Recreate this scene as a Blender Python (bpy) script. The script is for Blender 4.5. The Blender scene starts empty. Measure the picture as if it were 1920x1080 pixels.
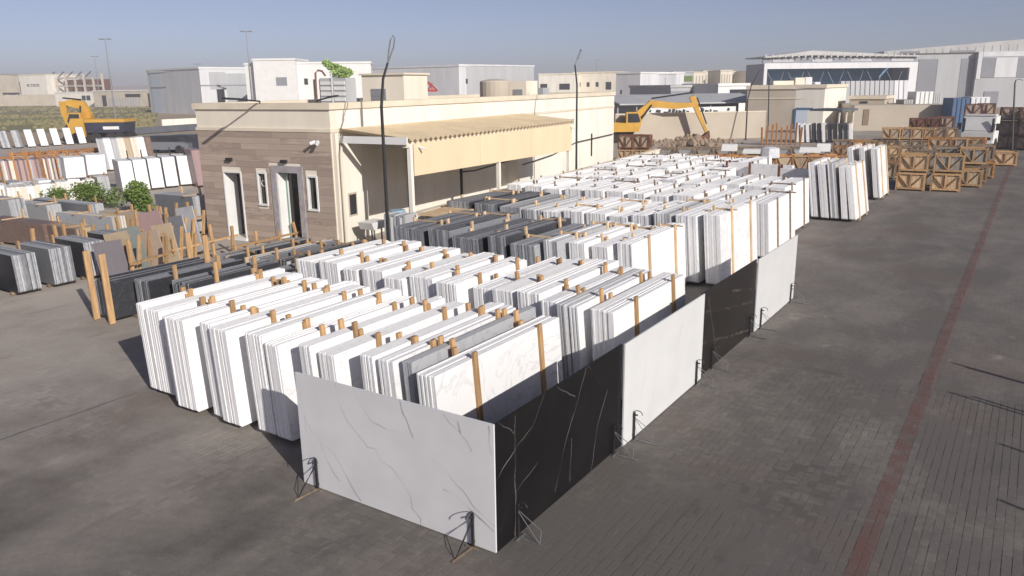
import bpy, bmesh, math, random
from mathutils import Vector, Matrix, noise
random.seed(11)
scene = bpy.context.scene
COL = scene.collection
R = math.radians

# ------------------------------------------------------------------ camera
FPX, W0, H0 = 1474.2, 1920.0, 1080.0
CAM = Vector((4.485, -6.413, 5.112))
yaw, pitch, roll = R(-33.377), R(14.479), R(-0.7264)
fwd = Vector((math.sin(yaw)*math.cos(pitch), math.cos(yaw)*math.cos(pitch), -math.sin(pitch)))
r0 = Vector((math.cos(yaw), -math.sin(yaw), 0)); u0 = r0.cross(fwd)
rgt = math.cos(roll)*r0 + math.sin(roll)*u0
upv = -math.sin(roll)*r0 + math.cos(roll)*u0
cd = bpy.data.cameras.new('camera'); cam = bpy.data.objects.new('camera', cd); COL.objects.link(cam)
M3 = Matrix((rgt, upv, -fwd)).transposed()
cam.matrix_world = Matrix.Translation(CAM) @ M3.to_4x4()
cd.sensor_width = 36; cd.lens = FPX/W0*36; cd.clip_end = 6000; cd.clip_start = 0.1
scene.camera = cam

# ------------------------------------------------------------------ sky, sun, exposure
SUN_EL = R(25.0)
SUN_AZ = math.atan2(0.921, -0.39)          # clockwise from +Y
sunv = Vector((math.sin(SUN_AZ)*math.cos(SUN_EL), math.cos(SUN_AZ)*math.cos(SUN_EL), math.sin(SUN_EL)))
world = bpy.data.worlds.new('World'); scene.world = world; world.use_nodes = True
wn = world.node_tree; wn.nodes.clear()
sky = wn.nodes.new('ShaderNodeTexSky'); sky.sky_type = 'NISHITA'; sky.sun_disc = False
sky.sun_elevation = SUN_EL; sky.sun_rotation = SUN_AZ
sky.altitude = 0; sky.air_density = 0.55; sky.dust_density = 0.9; sky.ozone_density = 2.2
hs = wn.nodes.new('ShaderNodeHueSaturation')
hs.inputs['Saturation'].default_value = 0.80
tn = wn.nodes.new('ShaderNodeVectorMath'); tn.operation = 'MULTIPLY'; tn.inputs[1].default_value = (1.08, 0.965, 1.01)
bg = wn.nodes.new('ShaderNodeBackground'); bg.inputs['Strength'].default_value = 0.073
wo = wn.nodes.new('ShaderNodeOutputWorld')
wn.links.new(sky.outputs[0], hs.inputs['Color']); wn.links.new(hs.outputs[0], tn.inputs[0]); wn.links.new(tn.outputs[0], bg.inputs[0])
wn.links.new(bg.outputs[0], wo.inputs[0])
sd = bpy.data.lights.new('sun', 'SUN'); sd.energy = 3.9; sd.angle = R(0.5); sd.color = (1.0, 0.945, 0.865)
so = bpy.data.objects.new('sun', sd); COL.objects.link(so); so.location = (20, -10, 30)
so.rotation_euler = (-sunv).to_track_quat('-Z', 'Y').to_euler()
vs = scene.view_settings
vs.view_transform = 'Standard'; vs.look = 'None'; vs.exposure = 0.25; vs.gamma = 1.0; vs.use_curve_mapping = False
HAZE = 0.0011
scene.render.engine = 'CYCLES'
scene.cycles.max_bounces = 7; scene.cycles.diffuse_bounces = 5; scene.cycles.glossy_bounces = 2
scene.cycles.transparent_max_bounces = 6

# ------------------------------------------------------------------ helpers
def ray(px, py):
    return fwd + rgt*((px-960)/FPX) - upv*((py-540)/FPX)
def G(px, py, z=0.0):
    d = ray(px, py); return CAM + d*((z-CAM.z)/d.z)
def P(px, py, D):
    return CAM + ray(px, py)*D

class MB:
    def __init__(s): s.v = []; s.f = []; s.m = []
    def add(s, vs_, fs_, mi=0):
        n = len(s.v); s.v += [tuple(p) for p in vs_]; s.f += [tuple(i+n for i in f) for f in fs_]; s.m += [mi]*len(fs_)
        return s
    def box(s, x0, x1, y0, y1, z0, z1, mi=0):
        return s.add([(x0,y0,z0),(x1,y0,z0),(x1,y1,z0),(x0,y1,z0),(x0,y0,z1),(x1,y0,z1),(x1,y1,z1),(x0,y1,z1)],
                     [(0,3,2,1),(4,5,6,7),(0,1,5,4),(1,2,6,5),(2,3,7,6),(3,0,4,7)], mi)
    def beam(s, p, q, w, h=None, mi=0, up=(0,0,1)):
        p = Vector(p); q = Vector(q); h = h or w
        d = (q-p).normalized(); u = Vector(up)
        if abs(d.dot(u)) > 0.98: u = Vector((0,1,0))
        a = d.cross(u).normalized()*(w/2); b = a.cross(d).normalized()*(h/2)
        vs_ = [p-a-b, p+a-b, p+a+b, p-a+b, q-a-b, q+a-b, q+a+b, q-a+b]
        return s.add(vs_, [(3,2,1,0),(4,5,6,7),(0,1,5,4),(1,2,6,5),(2,3,7,6),(3,0,4,7)], mi)
    def tube(s, pts, r, n=8, mi=0):
        pts = [Vector(p) for p in pts]; rs = r if isinstance(r, (list, tuple)) else [r]*len(pts)
        vs_ = []; fs_ = []
        ref = Vector((0.13,0.21,0.97))
        for i, p in enumerate(pts):
            d = (pts[min(i+1,len(pts)-1)] - pts[max(i-1,0)]).normalized()
            rf = ref if abs(d.dot(ref)) < 0.95 else Vector((1,0,0))
            a = d.cross(rf).normalized(); b = d.cross(a)
            for k in range(n):
                t = 2*math.pi*k/n; vs_.append(p + (a*math.cos(t)+b*math.sin(t))*rs[i])
        for i in range(len(pts)-1):
            for k in range(n):
                fs_.append((i*n+k, i*n+(k+1)%n, (i+1)*n+(k+1)%n, (i+1)*n+k))
        fs_.append(tuple(range(n))[::-1]); fs_.append(tuple((len(pts)-1)*n+k for k in range(n)))
        return s.add(vs_, fs_, mi)
    def prism(s, poly, a0, a1, axis='x', mi=0):
        # poly: list of 2D points in the plane across axis
        n = len(poly)
        def mk(a, p):
            return {'x':(a,p[0],p[1]), 'y':(p[0],a,p[1]), 'z':(p[0],p[1],a)}[axis]
        vs_ = [mk(a0,p) for p in poly] + [mk(a1,p) for p in poly]
        fs_ = [tuple(range(n))[::-1], tuple(range(n,2*n))] + [(k,(k+1)%n,n+(k+1)%n,n+k) for k in range(n)]
        return s.add(vs_, fs_, mi)
    def mesh(s, name, mats, smooth=False):
        me = bpy.data.meshes.new(name); me.from_pydata(s.v, [], s.f)
        mats = mats if isinstance(mats, (list, tuple)) else [mats]
        for m in mats: me.materials.append(m)
        if len(mats) > 1: me.polygons.foreach_set('material_index', s.m)
        bm = bmesh.new(); bm.from_mesh(me); bmesh.ops.recalc_face_normals(bm, faces=bm.faces); bm.to_mesh(me); bm.free()
        if smooth: me.polygons.foreach_set('use_smooth', [True]*len(me.polygons))
        me.update(); return me
    def build(s, name, mats, parent=None, smooth=False, loc=None, rz=0):
        return put(name, s.mesh(name, mats, smooth), parent, loc, rz)

def put(name, me, parent=None, loc=None, rz=0, rot=None):
    o = bpy.data.objects.new(name, me); COL.objects.link(o)
    if parent: o.parent = parent
    if loc is not None: o.location = loc
    if rot is not None: o.rotation_euler = rot
    elif rz: o.rotation_euler = (0,0,rz)
    return o
def tag(o, label=None, cat=None, group=None, kind=None):
    if label: o['label'] = label
    if cat: o['category'] = cat
    if group: o['group'] = group
    if kind: o['kind'] = kind
    return o
def thing(name, label, cat, loc=(0,0,0), rz=0, group=None):
    o = bpy.data.objects.new(name, None); COL.objects.link(o); o.empty_display_size = 0.3
    o.location = loc; o.rotation_euler = (0,0,rz)
    return tag(o, label, cat, group)
ORD = ['first','second','third','fourth','fifth','sixth','seventh','eighth','ninth','tenth','eleventh','twelfth','thirteenth','fourteenth','fifteenth','sixteenth','seventeenth','eighteenth','nineteenth','twentieth']

# ------------------------------------------------------------------ materials
def nd(nt, t, **kw):
    n = nt.nodes.new(t)
    for k, v in kw.items():
        if hasattr(n, k): setattr(n, k, v)
        else: n.inputs[k].default_value = v
    return n
def mat(name, c1, c2=None, scale=3.0, rough=0.75, bump=0.0, bscale=40, rnd=0.0, metal=0.0, spec=0.3, stretch=(1,1,1), detail=5, lo=0.35, hi=0.65, worldco=False, rnd_mix=0.0):
    m = bpy.data.materials.new(name); m.use_nodes = True; nt = m.node_tree; L = nt.links.new
    b = nt.nodes['Principled BSDF']
    b.inputs['Roughness'].default_value = rough; b.inputs['Metallic'].default_value = metal
    b.inputs['Specular IOR Level'].default_value = spec
    c2 = c2 or tuple(x*0.8 for x in c1)
    tc = nd(nt, 'ShaderNodeTexCoord'); oi = nd(nt, 'ShaderNodeObjectInfo')
    mp = nd(nt, 'ShaderNodeMapping'); mp.inputs['Scale'].default_value = stretch
    if worldco:
        ge = nd(nt, 'ShaderNodeNewGeometry'); L(ge.outputs['Position'], mp.inputs['Vector'])
    else:
        ad = nd(nt, 'ShaderNodeVectorMath', operation='ADD'); sc = nd(nt, 'ShaderNodeMath', operation='MULTIPLY'); sc.inputs[1].default_value = 57.0
        L(oi.outputs['Random'], sc.inputs[0]); L(tc.outputs['Object'], ad.inputs[0]); L(sc.outputs[0], ad.inputs[1]); L(ad.outputs[0], mp.inputs['Vector'])
    no = nd(nt, 'ShaderNodeTexNoise'); no.inputs['Scale'].default_value = scale; no.inputs['Detail'].default_value = detail; no.inputs['Roughness'].default_value = 0.6
    L(mp.outputs[0], no.inputs['Vector'])
    cr = nd(nt, 'ShaderNodeValToRGB'); e = cr.color_ramp.elements
    e[0].position = lo; e[0].color = (*c1, 1); e[1].position = hi; e[1].color = (*c2, 1)
    fac = no.outputs['Fac']
    if rnd_mix:
        am = nd(nt, 'ShaderNodeMath', operation='MULTIPLY_ADD'); am.inputs[1].default_value = rnd_mix; 
        sb = nd(nt, 'ShaderNodeMath', operation='SUBTRACT'); sb.inputs[1].default_value = 0.5
        L(oi.outputs['Random'], sb.inputs[0]); L(sb.outputs[0], am.inputs[0]); L(fac, am.inputs[2]); fac = am.outputs[0]
    L(fac, cr.inputs[0])
    out = cr.outputs[0]
    if rnd:
        mr = nd(nt, 'ShaderNodeMapRange'); mr.inputs['To Min'].default_value = 1-rnd; mr.inputs['To Max'].default_value = 1.0
        L(oi.outputs['Random'], mr.inputs[0])
        mx = nd(nt, 'ShaderNodeVectorMath', operation='SCALE'); L(out, mx.inputs[0]); L(mr.outputs[0], mx.inputs['Scale']); out = mx.outputs[0]
    L(out, b.inputs['Base Color'])
    if bump:
        nb = nd(nt, 'ShaderNodeTexNoise'); nb.inputs['Scale'].default_value = bscale; nb.inputs['Detail'].default_value = 4
        L(mp.outputs[0], nb.inputs['Vector'])
        bp = nd(nt, 'ShaderNodeBump'); bp.inputs['Strength'].default_value = bump; bp.inputs['Distance'].default_value = 0.02
        L(nb.outputs['Fac'], bp.inputs['Height']); L(bp.outputs[0], b.inputs['Normal'])
    return m

def marble(name, base, vein, scale=1.2, amount=0.5, rough=0.3, rnd=0.1):
    m = bpy.data.materials.new(name); m.use_nodes = True; nt = m.node_tree; L = nt.links.new
    b = nt.nodes['Principled BSDF']; b.inputs['Roughness'].default_value = rough; b.inputs['Specular IOR Level'].default_value = 0.35
    tc = nd(nt, 'ShaderNodeTexCoord'); oi = nd(nt, 'ShaderNodeObjectInfo')
    ad = nd(nt, 'ShaderNodeVectorMath', operation='ADD'); sc = nd(nt, 'ShaderNodeMath', operation='MULTIPLY'); sc.inputs[1].default_value = 83.0
    L(oi.outputs['Random'], sc.inputs[0]); L(tc.outputs['Object'], ad.inputs[0]); L(sc.outputs[0], ad.inputs[1])
    no = nd(nt, 'ShaderNodeTexNoise'); no.inputs['Scale'].default_value = scale; no.inputs['Detail'].default_value = 5; no.inputs['Distortion'].default_value = 1.6
    L(ad.outputs[0], no.inputs['Vector'])
    s1 = nd(nt, 'ShaderNodeMath', operation='SUBTRACT'); s1.inputs[1].default_value = 0.5; L(no.outputs['Fac'], s1.inputs[0])
    a1 = nd(nt, 'ShaderNodeMath', operation='ABSOLUTE'); L(s1.outputs[0], a1.inputs[0])
    mr = nd(nt, 'ShaderNodeMapRange'); mr.inputs['From Min'].default_value = 0; mr.inputs['From Max'].default_value = 0.035; mr.inputs['To Min'].default_value = amount; mr.inputs['To Max'].default_value = 0
    L(a1.outputs[0], mr.inputs[0])
    n2 = nd(nt, 'ShaderNodeTexNoise'); n2.inputs['Scale'].default_value = 2.3; L(ad.outputs[0], n2.inputs['Vector'])
    mu = nd(nt, 'ShaderNodeMath', operation='MULTIPLY'); L(mr.outputs[0], mu.inputs[0]); L(n2.outputs['Fac'], mu.inputs[1])
    mx = nd(nt, 'ShaderNodeMix', data_type='RGBA'); mx.inputs['A'].default_value = (*base,1); mx.inputs['B'].default_value = (*vein,1)
    L(mu.outputs[0], mx.inputs['Factor'])
    r2 = nd(nt, 'ShaderNodeMapRange'); r2.inputs['To Min'].default_value = 1-rnd; r2.inputs['To Max'].default_value = 1.0; L(oi.outputs['Random'], r2.inputs[0])
    sv = nd(nt, 'ShaderNodeVectorMath', operation='SCALE'); L(mx.outputs['Result'], sv.inputs[0]); L(r2.outputs[0], sv.inputs['Scale'])
    L(sv.outputs[0], b.inputs['Base Color'])
    return m

def vein_mat(name, base, cloud, vein, rough, spec=0.4):
    # stone whose veins come from the 'vein' attribute, with soft clouding
    m = bpy.data.materials.new(name); m.use_nodes = True; nt = m.node_tree; L = nt.links.new
    b = nt.nodes['Principled BSDF']; b.inputs['Roughness'].default_value = rough; b.inputs['Specular IOR Level'].default_value = spec
    tc = nd(nt, 'ShaderNodeTexCoord'); no = nd(nt, 'ShaderNodeTexNoise'); no.inputs['Scale'].default_value = 1.7; no.inputs['Detail'].default_value = 6
    L(tc.outputs['Object'], no.inputs['Vector'])
    cr = nd(nt, 'ShaderNodeValToRGB'); e = cr.color_ramp.elements; e[0].position = .38; e[0].color = (*base,1); e[1].position = .75; e[1].color = (*cloud,1)
    L(no.outputs['Fac'], cr.inputs[0])
    at = nd(nt, 'ShaderNodeAttribute'); at.attribute_name = 'vein'
    mx = nd(nt, 'ShaderNodeMix', data_type='RGBA'); L(at.outputs['Fac'], mx.inputs['Factor']); L(cr.outputs[0], mx.inputs['A']); mx.inputs['B'].default_value = (*vein,1)
    L(mx.outputs['Result'], b.inputs['Base Color'])
    return m

M = {}
M['edge_white'] = mat('sawn_white_edge', (.88,.88,.89), (.78,.78,.79), 4, .7, .15, 60, rnd=.08, stretch=(1,1.5,1.5))
M['edge_dark'] = mat('sawn_dark_edge', (.52,.535,.57), (.36,.375,.405), 5, .7, .2, 60, rnd=.62, stretch=(1,1.5,1.5))
M['white'] = marble('white_marble', (.87,.87,.865), (.55,.56,.58), 1.1, .35, .35, .06)
M['white_vein'] = marble('veined_white_marble', (.83,.83,.84), (.40,.42,.45), 1.4, .6, .35, .1)
M['cream_stone'] = marble('cream_marble', (.74,.68,.58), (.50,.42,.34), 1.5, .7, .4, .15)
M['grey_stone'] = marble('grey_marble', (.47,.48,.50), (.28,.29,.31), 1.6, .8, .4, .25)
M['dark_stone'] = marble('dark_granite', (.045,.047,.055), (.13,.13,.14), 3.0, .7, .3, .4)
M['slate'] = marble('slate_granite', (.20,.21,.23), (.09,.09,.10), 4.0, .8, .35, .35)
M['pink_stone'] = marble('pink_granite', (.45,.35,.28), (.30,.235,.20), 4.0, .8, .45, .2)
M['rose_stone'] = marble('rose_granite', (.40,.28,.28), (.30,.21,.21), 4.0, .8, .45, .2)
M['brown_stone'] = marble('brown_marble', (.19,.13,.105), (.32,.24,.20), 2.0, .7, .4, .2)
M['tan_stone'] = marble('tan_marble', (.50,.40,.28), (.35,.27,.19), 2.0, .7, .45, .25)
M['purple_stone'] = marble('mauve_granite', (.27,.25,.27), (.18,.17,.18), 4.0, .7, .4, .2)
M['sage_stone'] = marble('sage_granite', (.24,.27,.25), (.14,.15,.15), 4.0, .7, .4, .2)
M['wood'] = mat('fresh_timber', (.60,.38,.19), (.42,.26,.13), 2.5, .75, .3, 30, rnd=.35, stretch=(6,6,1))
M['wood_orange'] = mat('orange_timber', (.55,.27,.10), (.38,.17,.06), 2.5, .8, .3, 30, rnd=.35, stretch=(3,3,3))
M['wood_old'] = mat('weathered_timber', (.36,.27,.19), (.22,.16,.11), 3, .85, .3, 30, rnd=.4, stretch=(3,3,3))
M['wood_pale'] = mat('pale_plywood', (.74,.56,.36), (.60,.42,.25), 2, .8, .2, 30, rnd=.3)
M['wood_brown'] = mat('brown_timber', (.24,.11,.07), (.15,.07,.045), 3, .85, .2, 30, rnd=.4)
M['steel_dark'] = mat('black_painted_steel', (.018,.018,.02), (.03,.028,.027), 10, .5, 0, spec=.4)
M['steel_grey'] = mat('galvanised_steel', (.30,.30,.30), (.22,.22,.23), 8, .45, 0, metal=.5)
M['cream'] = mat('cream_render', (.79,.73,.62), (.63,.57,.47), 1.1, .9, .15, 60, lo=.35, hi=.85, stretch=(1,1,.22), detail=7)
M['cream_white'] = mat('pale_render', (.82,.79,.71), (.64,.61,.53), 1.0, .9, .15, 60, lo=.38, hi=.85, stretch=(1,1,.2), detail=7)
M['cream_trim'] = mat('cream_moulding', (.72,.645,.52), (.64,.57,.45), 1.5, .85)
M['fascia'] = mat('cream_sheet', (.78,.63,.42), (.66,.53,.36), .9, .7, lo=.35, hi=.85, stretch=(1,1,.3), detail=7)
M['canopy'] = mat('dusty_canopy_sheet', (.66,.54,.36), (.55,.45,.31), 1.2, .8)
M['white_paint'] = mat('white_paint', (.76,.76,.75), (.66,.66,.65), 1.5, .6, lo=.3, hi=.8)
M['grey_tile'] = mat('grey_stone_surround', (.40,.38,.39), (.30,.28,.29), 5, .6)
M['glass_dark'] = mat('dark_glass', (.012,.016,.016), (.02,.024,.024), 1, .08, spec=.6)
M['glass_green'] = mat('greenish_glass', (.35,.50,.42), (.28,.42,.36), 1, .15, spec=.6)
M['roof_gravel'] = mat('dusty_roof', (.45,.41,.34), (.36,.33,.27), 2, .95)
M['plank'] = mat('cladding_plank', (.60,.485,.40), (.38,.30,.25), 1.6, .75, .25, 40, rnd=.36, stretch=(1.2,5,9), rnd_mix=1.2)
M['clad_light'] = mat('light_grey_cladding', (.45,.46,.475), (.37,.38,.395), .5, .6, stretch=(1,1,.15), detail=7, lo=.4, hi=.75)
M['clad_mid'] = mat('mid_grey_cladding', (.27,.28,.31), (.235,.245,.27), .15, .6)
M['clad_white'] = mat('white_cladding', (.67,.68,.70), (.55,.56,.58), .5, .6, stretch=(1,1,.15), detail=7, lo=.4, hi=.75)
M['clad_blue'] = mat('pale_blue_cladding', (.56,.62,.70), (.52,.58,.66), .1, .6)
M['roof_sheet'] = mat('pale_roof_sheet', (.50,.50,.49), (.40,.40,.395), .3, .55)
M['hangar_in'] = mat('deep_blue_sheet', (.13,.27,.46), (.15,.30,.50), .3, .7)
M['beige_block'] = mat('beige_block_wall', (.50,.44,.36), (.44,.385,.31), .4, .9)
M['sand_wall'] = mat('sandy_wall', (.62,.55,.45), (.52,.46,.37), .3, .9)
M['yellow'] = mat('yellow_machine_paint', (.62,.36,.06), (.46,.25,.04), 1.2, .5, lo=.3, hi=.8)
M['rubber'] = mat('black_rubber', (.02,.02,.02), (.05,.045,.04), 5, .9)
M['red_paint_m'] = mat('red_machine_paint', (.45,.05,.03), (.36,.04,.03), 2, .5)
M['red_line'] = None
M['teal'] = mat('pale_teal_paint', (.33,.56,.50), (.28,.48,.43), 2, .6)
M['blue_paint'] = mat('blue_tarpaulin', (.06,.14,.27), (.05,.10,.20), 1, .6)
M['navy'] = mat('navy_truck_paint', (.03,.035,.06), (.05,.05,.07), 2, .5)
M['leaf'] = mat('bush_leaf', (.20,.29,.055), (.10,.16,.035), 6, .6, rnd=.2)
M['doorway_shade'] = mat('dark_doorway_shade', (.05,.05,.052), (.065,.065,.066), 2, .6)
M['flat_dark'] = mat('honed_dark_stone', (.03,.035,.05), (.06,.065,.08), 3, .5, rnd=.3)
M['leaf_pale'] = mat('bright_leaf', (.36,.50,.14), (.26,.40,.10), 6, .6)
M['bark'] = mat('bark', (.13,.09,.06), (.08,.06,.04), 8, .9)
M['dry_grass'] = mat('dry_scrub', (.20,.19,.085), (.26,.22,.12), .08, .9, worldco=True)
M['rubble'] = mat('stone_rubble', (.34,.32,.29), (.24,.22,.20), 4, .9, .3, 20)
M['concrete'] = mat('concrete', (.42,.40,.37), (.34,.32,.29), 1.5, .9, .2, 50)
M['road_dark'] = mat('dark_concrete', (.13,.14,.16), (.10,.11,.13), .5, .85)
M['plastic_wrap'] = mat('pale_wrap', (.70,.71,.74), (.55,.56,.60), 5, .35)
M['window_dark'] = mat('dark_window', (.03,.03,.035), (.05,.05,.055), 2, .3)

# ------------------------------------------------------------------ ground
def ground_mat(name, dark, dust, joint=0.0, per_piece=False, bricks=False):
    m = bpy.data.materials.new(name); m.use_nodes = True; nt = m.node_tree; L = nt.links.new
    b = nt.nodes['Principled BSDF']; b.inputs['Roughness'].default_value = 0.85; b.inputs['Specular IOR Level'].default_value = 0.25
    ge = nd(nt, 'ShaderNodeNewGeometry'); sx = nd(nt, 'ShaderNodeSeparateXYZ'); L(ge.outputs['Position'], sx.inputs[0])
    def noise_(scale, detail=5, stretch=(1,1,1), dist=0.0, rot=0.0):
        mp = nd(nt, 'ShaderNodeMapping'); mp.inputs['Scale'].default_value = stretch; mp.inputs['Rotation'].default_value = (0,0,rot); L(ge.outputs['Position'], mp.inputs['Vector'])
        n = nd(nt, 'ShaderNodeTexNoise'); n.inputs['Scale'].default_value = scale; n.inputs['Detail'].default_value = detail; n.inputs['Distortion'].default_value = dist; n.inputs['Roughness'].default_value = .62
        L(mp.outputs[0], n.inputs['Vector']); return n.outputs['Fac']
    def mth(op, a, b_, c=None):
        n = nd(nt, 'ShaderNodeMath', operation=op)
        for i, x in enumerate((a, b_, c)):
            if x is None: continue
            if isinstance(x, (int, float)): n.inputs[i].default_value = x
            else: L(x, n.inputs[i])
        return n.outputs[0]
    def rng(x, a, b_, c=0.0, d=1.0):
        n = nd(nt, 'ShaderNodeMapRange'); n.inputs['From Min'].default_value = a; n.inputs['From Max'].default_value = b_; n.inputs['To Min'].default_value = c; n.inputs['To Max'].default_value = d
        L(x, n.inputs[0]); return n.outputs[0]
    # dust thickens leftwards; sun glare there and near-edge vignetting are painted in too
    dust_glare = mth('ADD', rng(sx.outputs['X'], 0.5, -14.5, 0.04, 0.95), rng(sx.outputs['Y'], -5.0, 10.0, -.12, .05))
    n1 = noise_(0.22, 4); n2 = noise_(0.9, 5, (1,.45,1), .6, .5); n3 = noise_(7, 4); n4 = noise_(30, 3)
    f = mth('MULTIPLY_ADD', rng(n1, .3, .7, -.5, .5), .30, dust_glare)
    f = mth('MULTIPLY_ADD', rng(n2, .3, .7, -.5, .5), .26, f)
    f = mth('MULTIPLY_ADD', rng(n3, .3, .7, -.5, .5), .13, f)
    f = mth('MULTIPLY_ADD', rng(n4, .3, .7, -.5, .5), .12, f)
    if per_piece:
        at = nd(nt, 'ShaderNodeAttribute'); at.attribute_name = 'rnd'; oi = nd(nt, 'ShaderNodeObjectInfo')
        v = mth('FRACT', mth('ADD', at.outputs['Fac'], oi.outputs['Random']), 0)
        f = mth('MULTIPLY_ADD', rng(v, 0, 1, -.5, .5), .10, f)
    cr = nd(nt, 'ShaderNodeValToRGB'); e = cr.color_ramp.elements
    e[0].position = 0.0; e[0].color = (*dark,1); e[1].position = 1.0; e[1].color = (*dust,1)
    L(f, cr.inputs[0]); col = cr.outputs[0]
    def mix(col, other, fac):
        x = nd(nt, 'ShaderNodeMix', data_type='RGBA'); L(col, x.inputs['A']); x.inputs['B'].default_value = (*other,1); L(fac, x.inputs['Factor']); return x.outputs['Result']
    # oil and tyre stains, pale stone-slurry scuffs, rusty tint
    st = noise_(1.1, 5, (1,.30,1), 1.2, -.35); col = mix(col, (.045,.042,.04), rng(st, .62, .80, 0, .40))
    s2 = noise_(.5, 6, (1,.5,1), 2.0, .9); col = mix(col, (.44,.42,.38), rng(s2, .64, .80, 0, .6))
    s3 = noise_(.33, 3); col = mix(col, (.17,.115,.09), rng(s3, .52, .72, 0, .40))
    if bricks:
        bt = nd(nt, 'ShaderNodeTexBrick'); bt.inputs['Scale'].default_value = 1.0; bt.inputs['Brick Width'].default_value = .2; bt.inputs['Row Height'].default_value = .1; bt.inputs['Mortar Size'].default_value = .006
        mp = nd(nt, 'ShaderNodeMapping'); mp.inputs['Rotation'].default_value = (0,0,R(90)); L(ge.outputs['Position'], mp.inputs['Vector']); L(mp.outputs[0], bt.inputs['Vector'])
        col = mix(col, (.05,.047,.045), mth('MULTIPLY', bt.outputs['Fac'], .14))
    if joint: col = mix(col, (.04,.036,.032), rng(noise_(.45,4), .36, .55, joint, .0))
    L(col, b.inputs['Base Color'])
    bp = nd(nt, 'ShaderNodeBump'); bp.inputs['Strength'].default_value = .35; bp.inputs['Distance'].default_value = .01
    L(noise_(45, 4), bp.inputs['Height']); L(bp.outputs[0], b.inputs['Normal'])
    return m
DARK, DUST = (.134,.122,.113), (.45,.405,.36)
M['paver'] = ground_mat('concrete_paver', DARK, DUST, per_piece=True)
M['bed'] = ground_mat('jointing_sand', DARK, DUST, joint=.30)
M['yard'] = ground_mat('dusty_paved_yard', DARK, DUST, bricks=True)
M['desert'] = mat('sandy_ground', (.42,.34,.25), (.34,.28,.20), .02, .95, worldco=True)

ground = MB().add([(-3000,-400,-.10),(3000,-400,-.10),(3000,3000,-.10),(-3000,3000,-.10)], [(0,1,2,3)]).build('ground', M['desert'])
tag(ground, 'sandy open ground reaching to the horizon', kind='structure')
yard = MB().add([(-78,-40,-.014),(45,-40,-.014),(45,86,-.014),(-50,86,-.014),(-78,36,-.014)], [(0,1,2,3,4)]).build('yard_paving', M['yard'])
tag(yard, 'grey dusty paved yard', kind='structure')
# sand bed with a fill level that varies, so that joints come and go
LXR = 3.4
bed = MB(); NX, NY = 66, 50; bx0, bx1, by0, by1 = -10.1, 6.5, -5.0, 8.0
bed.v = [(bx0+(bx1-bx0)*i/NX, by0+(by1-by0)*j/NY, -.0028+.0045*noise.noise(Vector((i*.21,j*.21,3.3)))*1.6) for j in range(NY+1) for i in range(NX+1)]
bed.f = [(j*(NX+1)+i, j*(NX+1)+i+1, (j+1)*(NX+1)+i+1, (j+1)*(NX+1)+i) for j in range(NY) for i in range(NX)]
bed.v = [(x,y,max(-.004 if x < LXR else -.0026,min(-.0003,z)) if x > -1.5 else min(.0016, z+.0045)) for x,y,z in bed.v]; bed.m = [0]*len(bed.f)
bed.build('joint_sand', M['bed'], yard)
# pavers
def paver_verts(x0, x1, y0, y1, z):
    c = .004
    return [(x0,y0,-.02),(x1,y0,-.02),(x1,y1,-.02),(x0,y1,-.02),(x0+c,y0+c,z),(x1-c,y0+c,z),(x1-c,y1-c,z),(x0+c,y1-c,z)]
PF = [(4,5,6,7),(0,1,5,4),(1,2,6,5),(2,3,7,6),(3,0,4,7)]
plist = []
def in_view(x, y):
    d = Vector((x,y,0)) - CAM; z = d.dot(fwd)
    if z < 2: return None
    px = 960 + FPX*d.dot(rgt)/z; py = 540 - FPX*d.dot(upv)/z
    return z if (-60 < px < 1980 and 400 < py < 1140) else None
gj = .0028
LX = 3.46
# right of the red line: stretcher courses along Y
ix = 0; x = LX
while x < 6.4:
    y = -4.8 + (.1 if ix % 2 else 0)
    while y < 7.9:
        z = in_view(x+.05, y+.1)
        if z and z < 15.5: plist.append((z, x, y, .1, .2))
        y += .2
    x += .1; ix += 1
# left of it: basket weave
ky = 0; y = -4.8
while y < 7.8:
    kx = 0; x = LX
    while x > -9.9:
        x -= .2
        z = in_view(x+.1, y+.1)
        if z and z < 15.5 and not (-7.6 < x < -1.2 and 1.2 < y) :
            if (kx+ky) % 2: plist.append((z, x, y, .1, .2)); plist.append((z, x+.1, y, .1, .2))
            else: plist.append((z, x, y, .2, .1)); plist.append((z, x, y+.1, .2, .1))
        kx += 1
    y += .2; ky += 1
plist.sort()
me_a = MB(); me_a.add(paver_verts(-.05+gj,.05-gj,-.1+gj,.1-gj,0), PF); me_a = me_a.mesh('paver', M['paver'])
me_b = MB(); me_b.add(paver_verts(-.1+gj,.1-gj,-.05+gj,.05-gj,0), PF); me_b = me_b.mesh('paver', M['paver'])
rest = MB(); rv = []
for k, (z, x, y, w, h) in enumerate(plist):
    jz = random.uniform(-.0015,.0015)
    if k < 300:
        put('paver', me_a if w < h else me_b, yard, (x+w/2, y+h/2, jz), rz=random.uniform(-.01,.01))
    else:
        rest.add(paver_verts(x+gj, x+w-gj, y+gj, y+h-gj, jz), PF); rv += [random.random()]*8
ro = rest.build('paver_field', M['paver'], yard); ro['kind'] = 'stuff'
ra = ro.data.attributes.new('rnd', 'FLOAT', 'POINT'); ra.data.foreach_set('value', rv)

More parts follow.
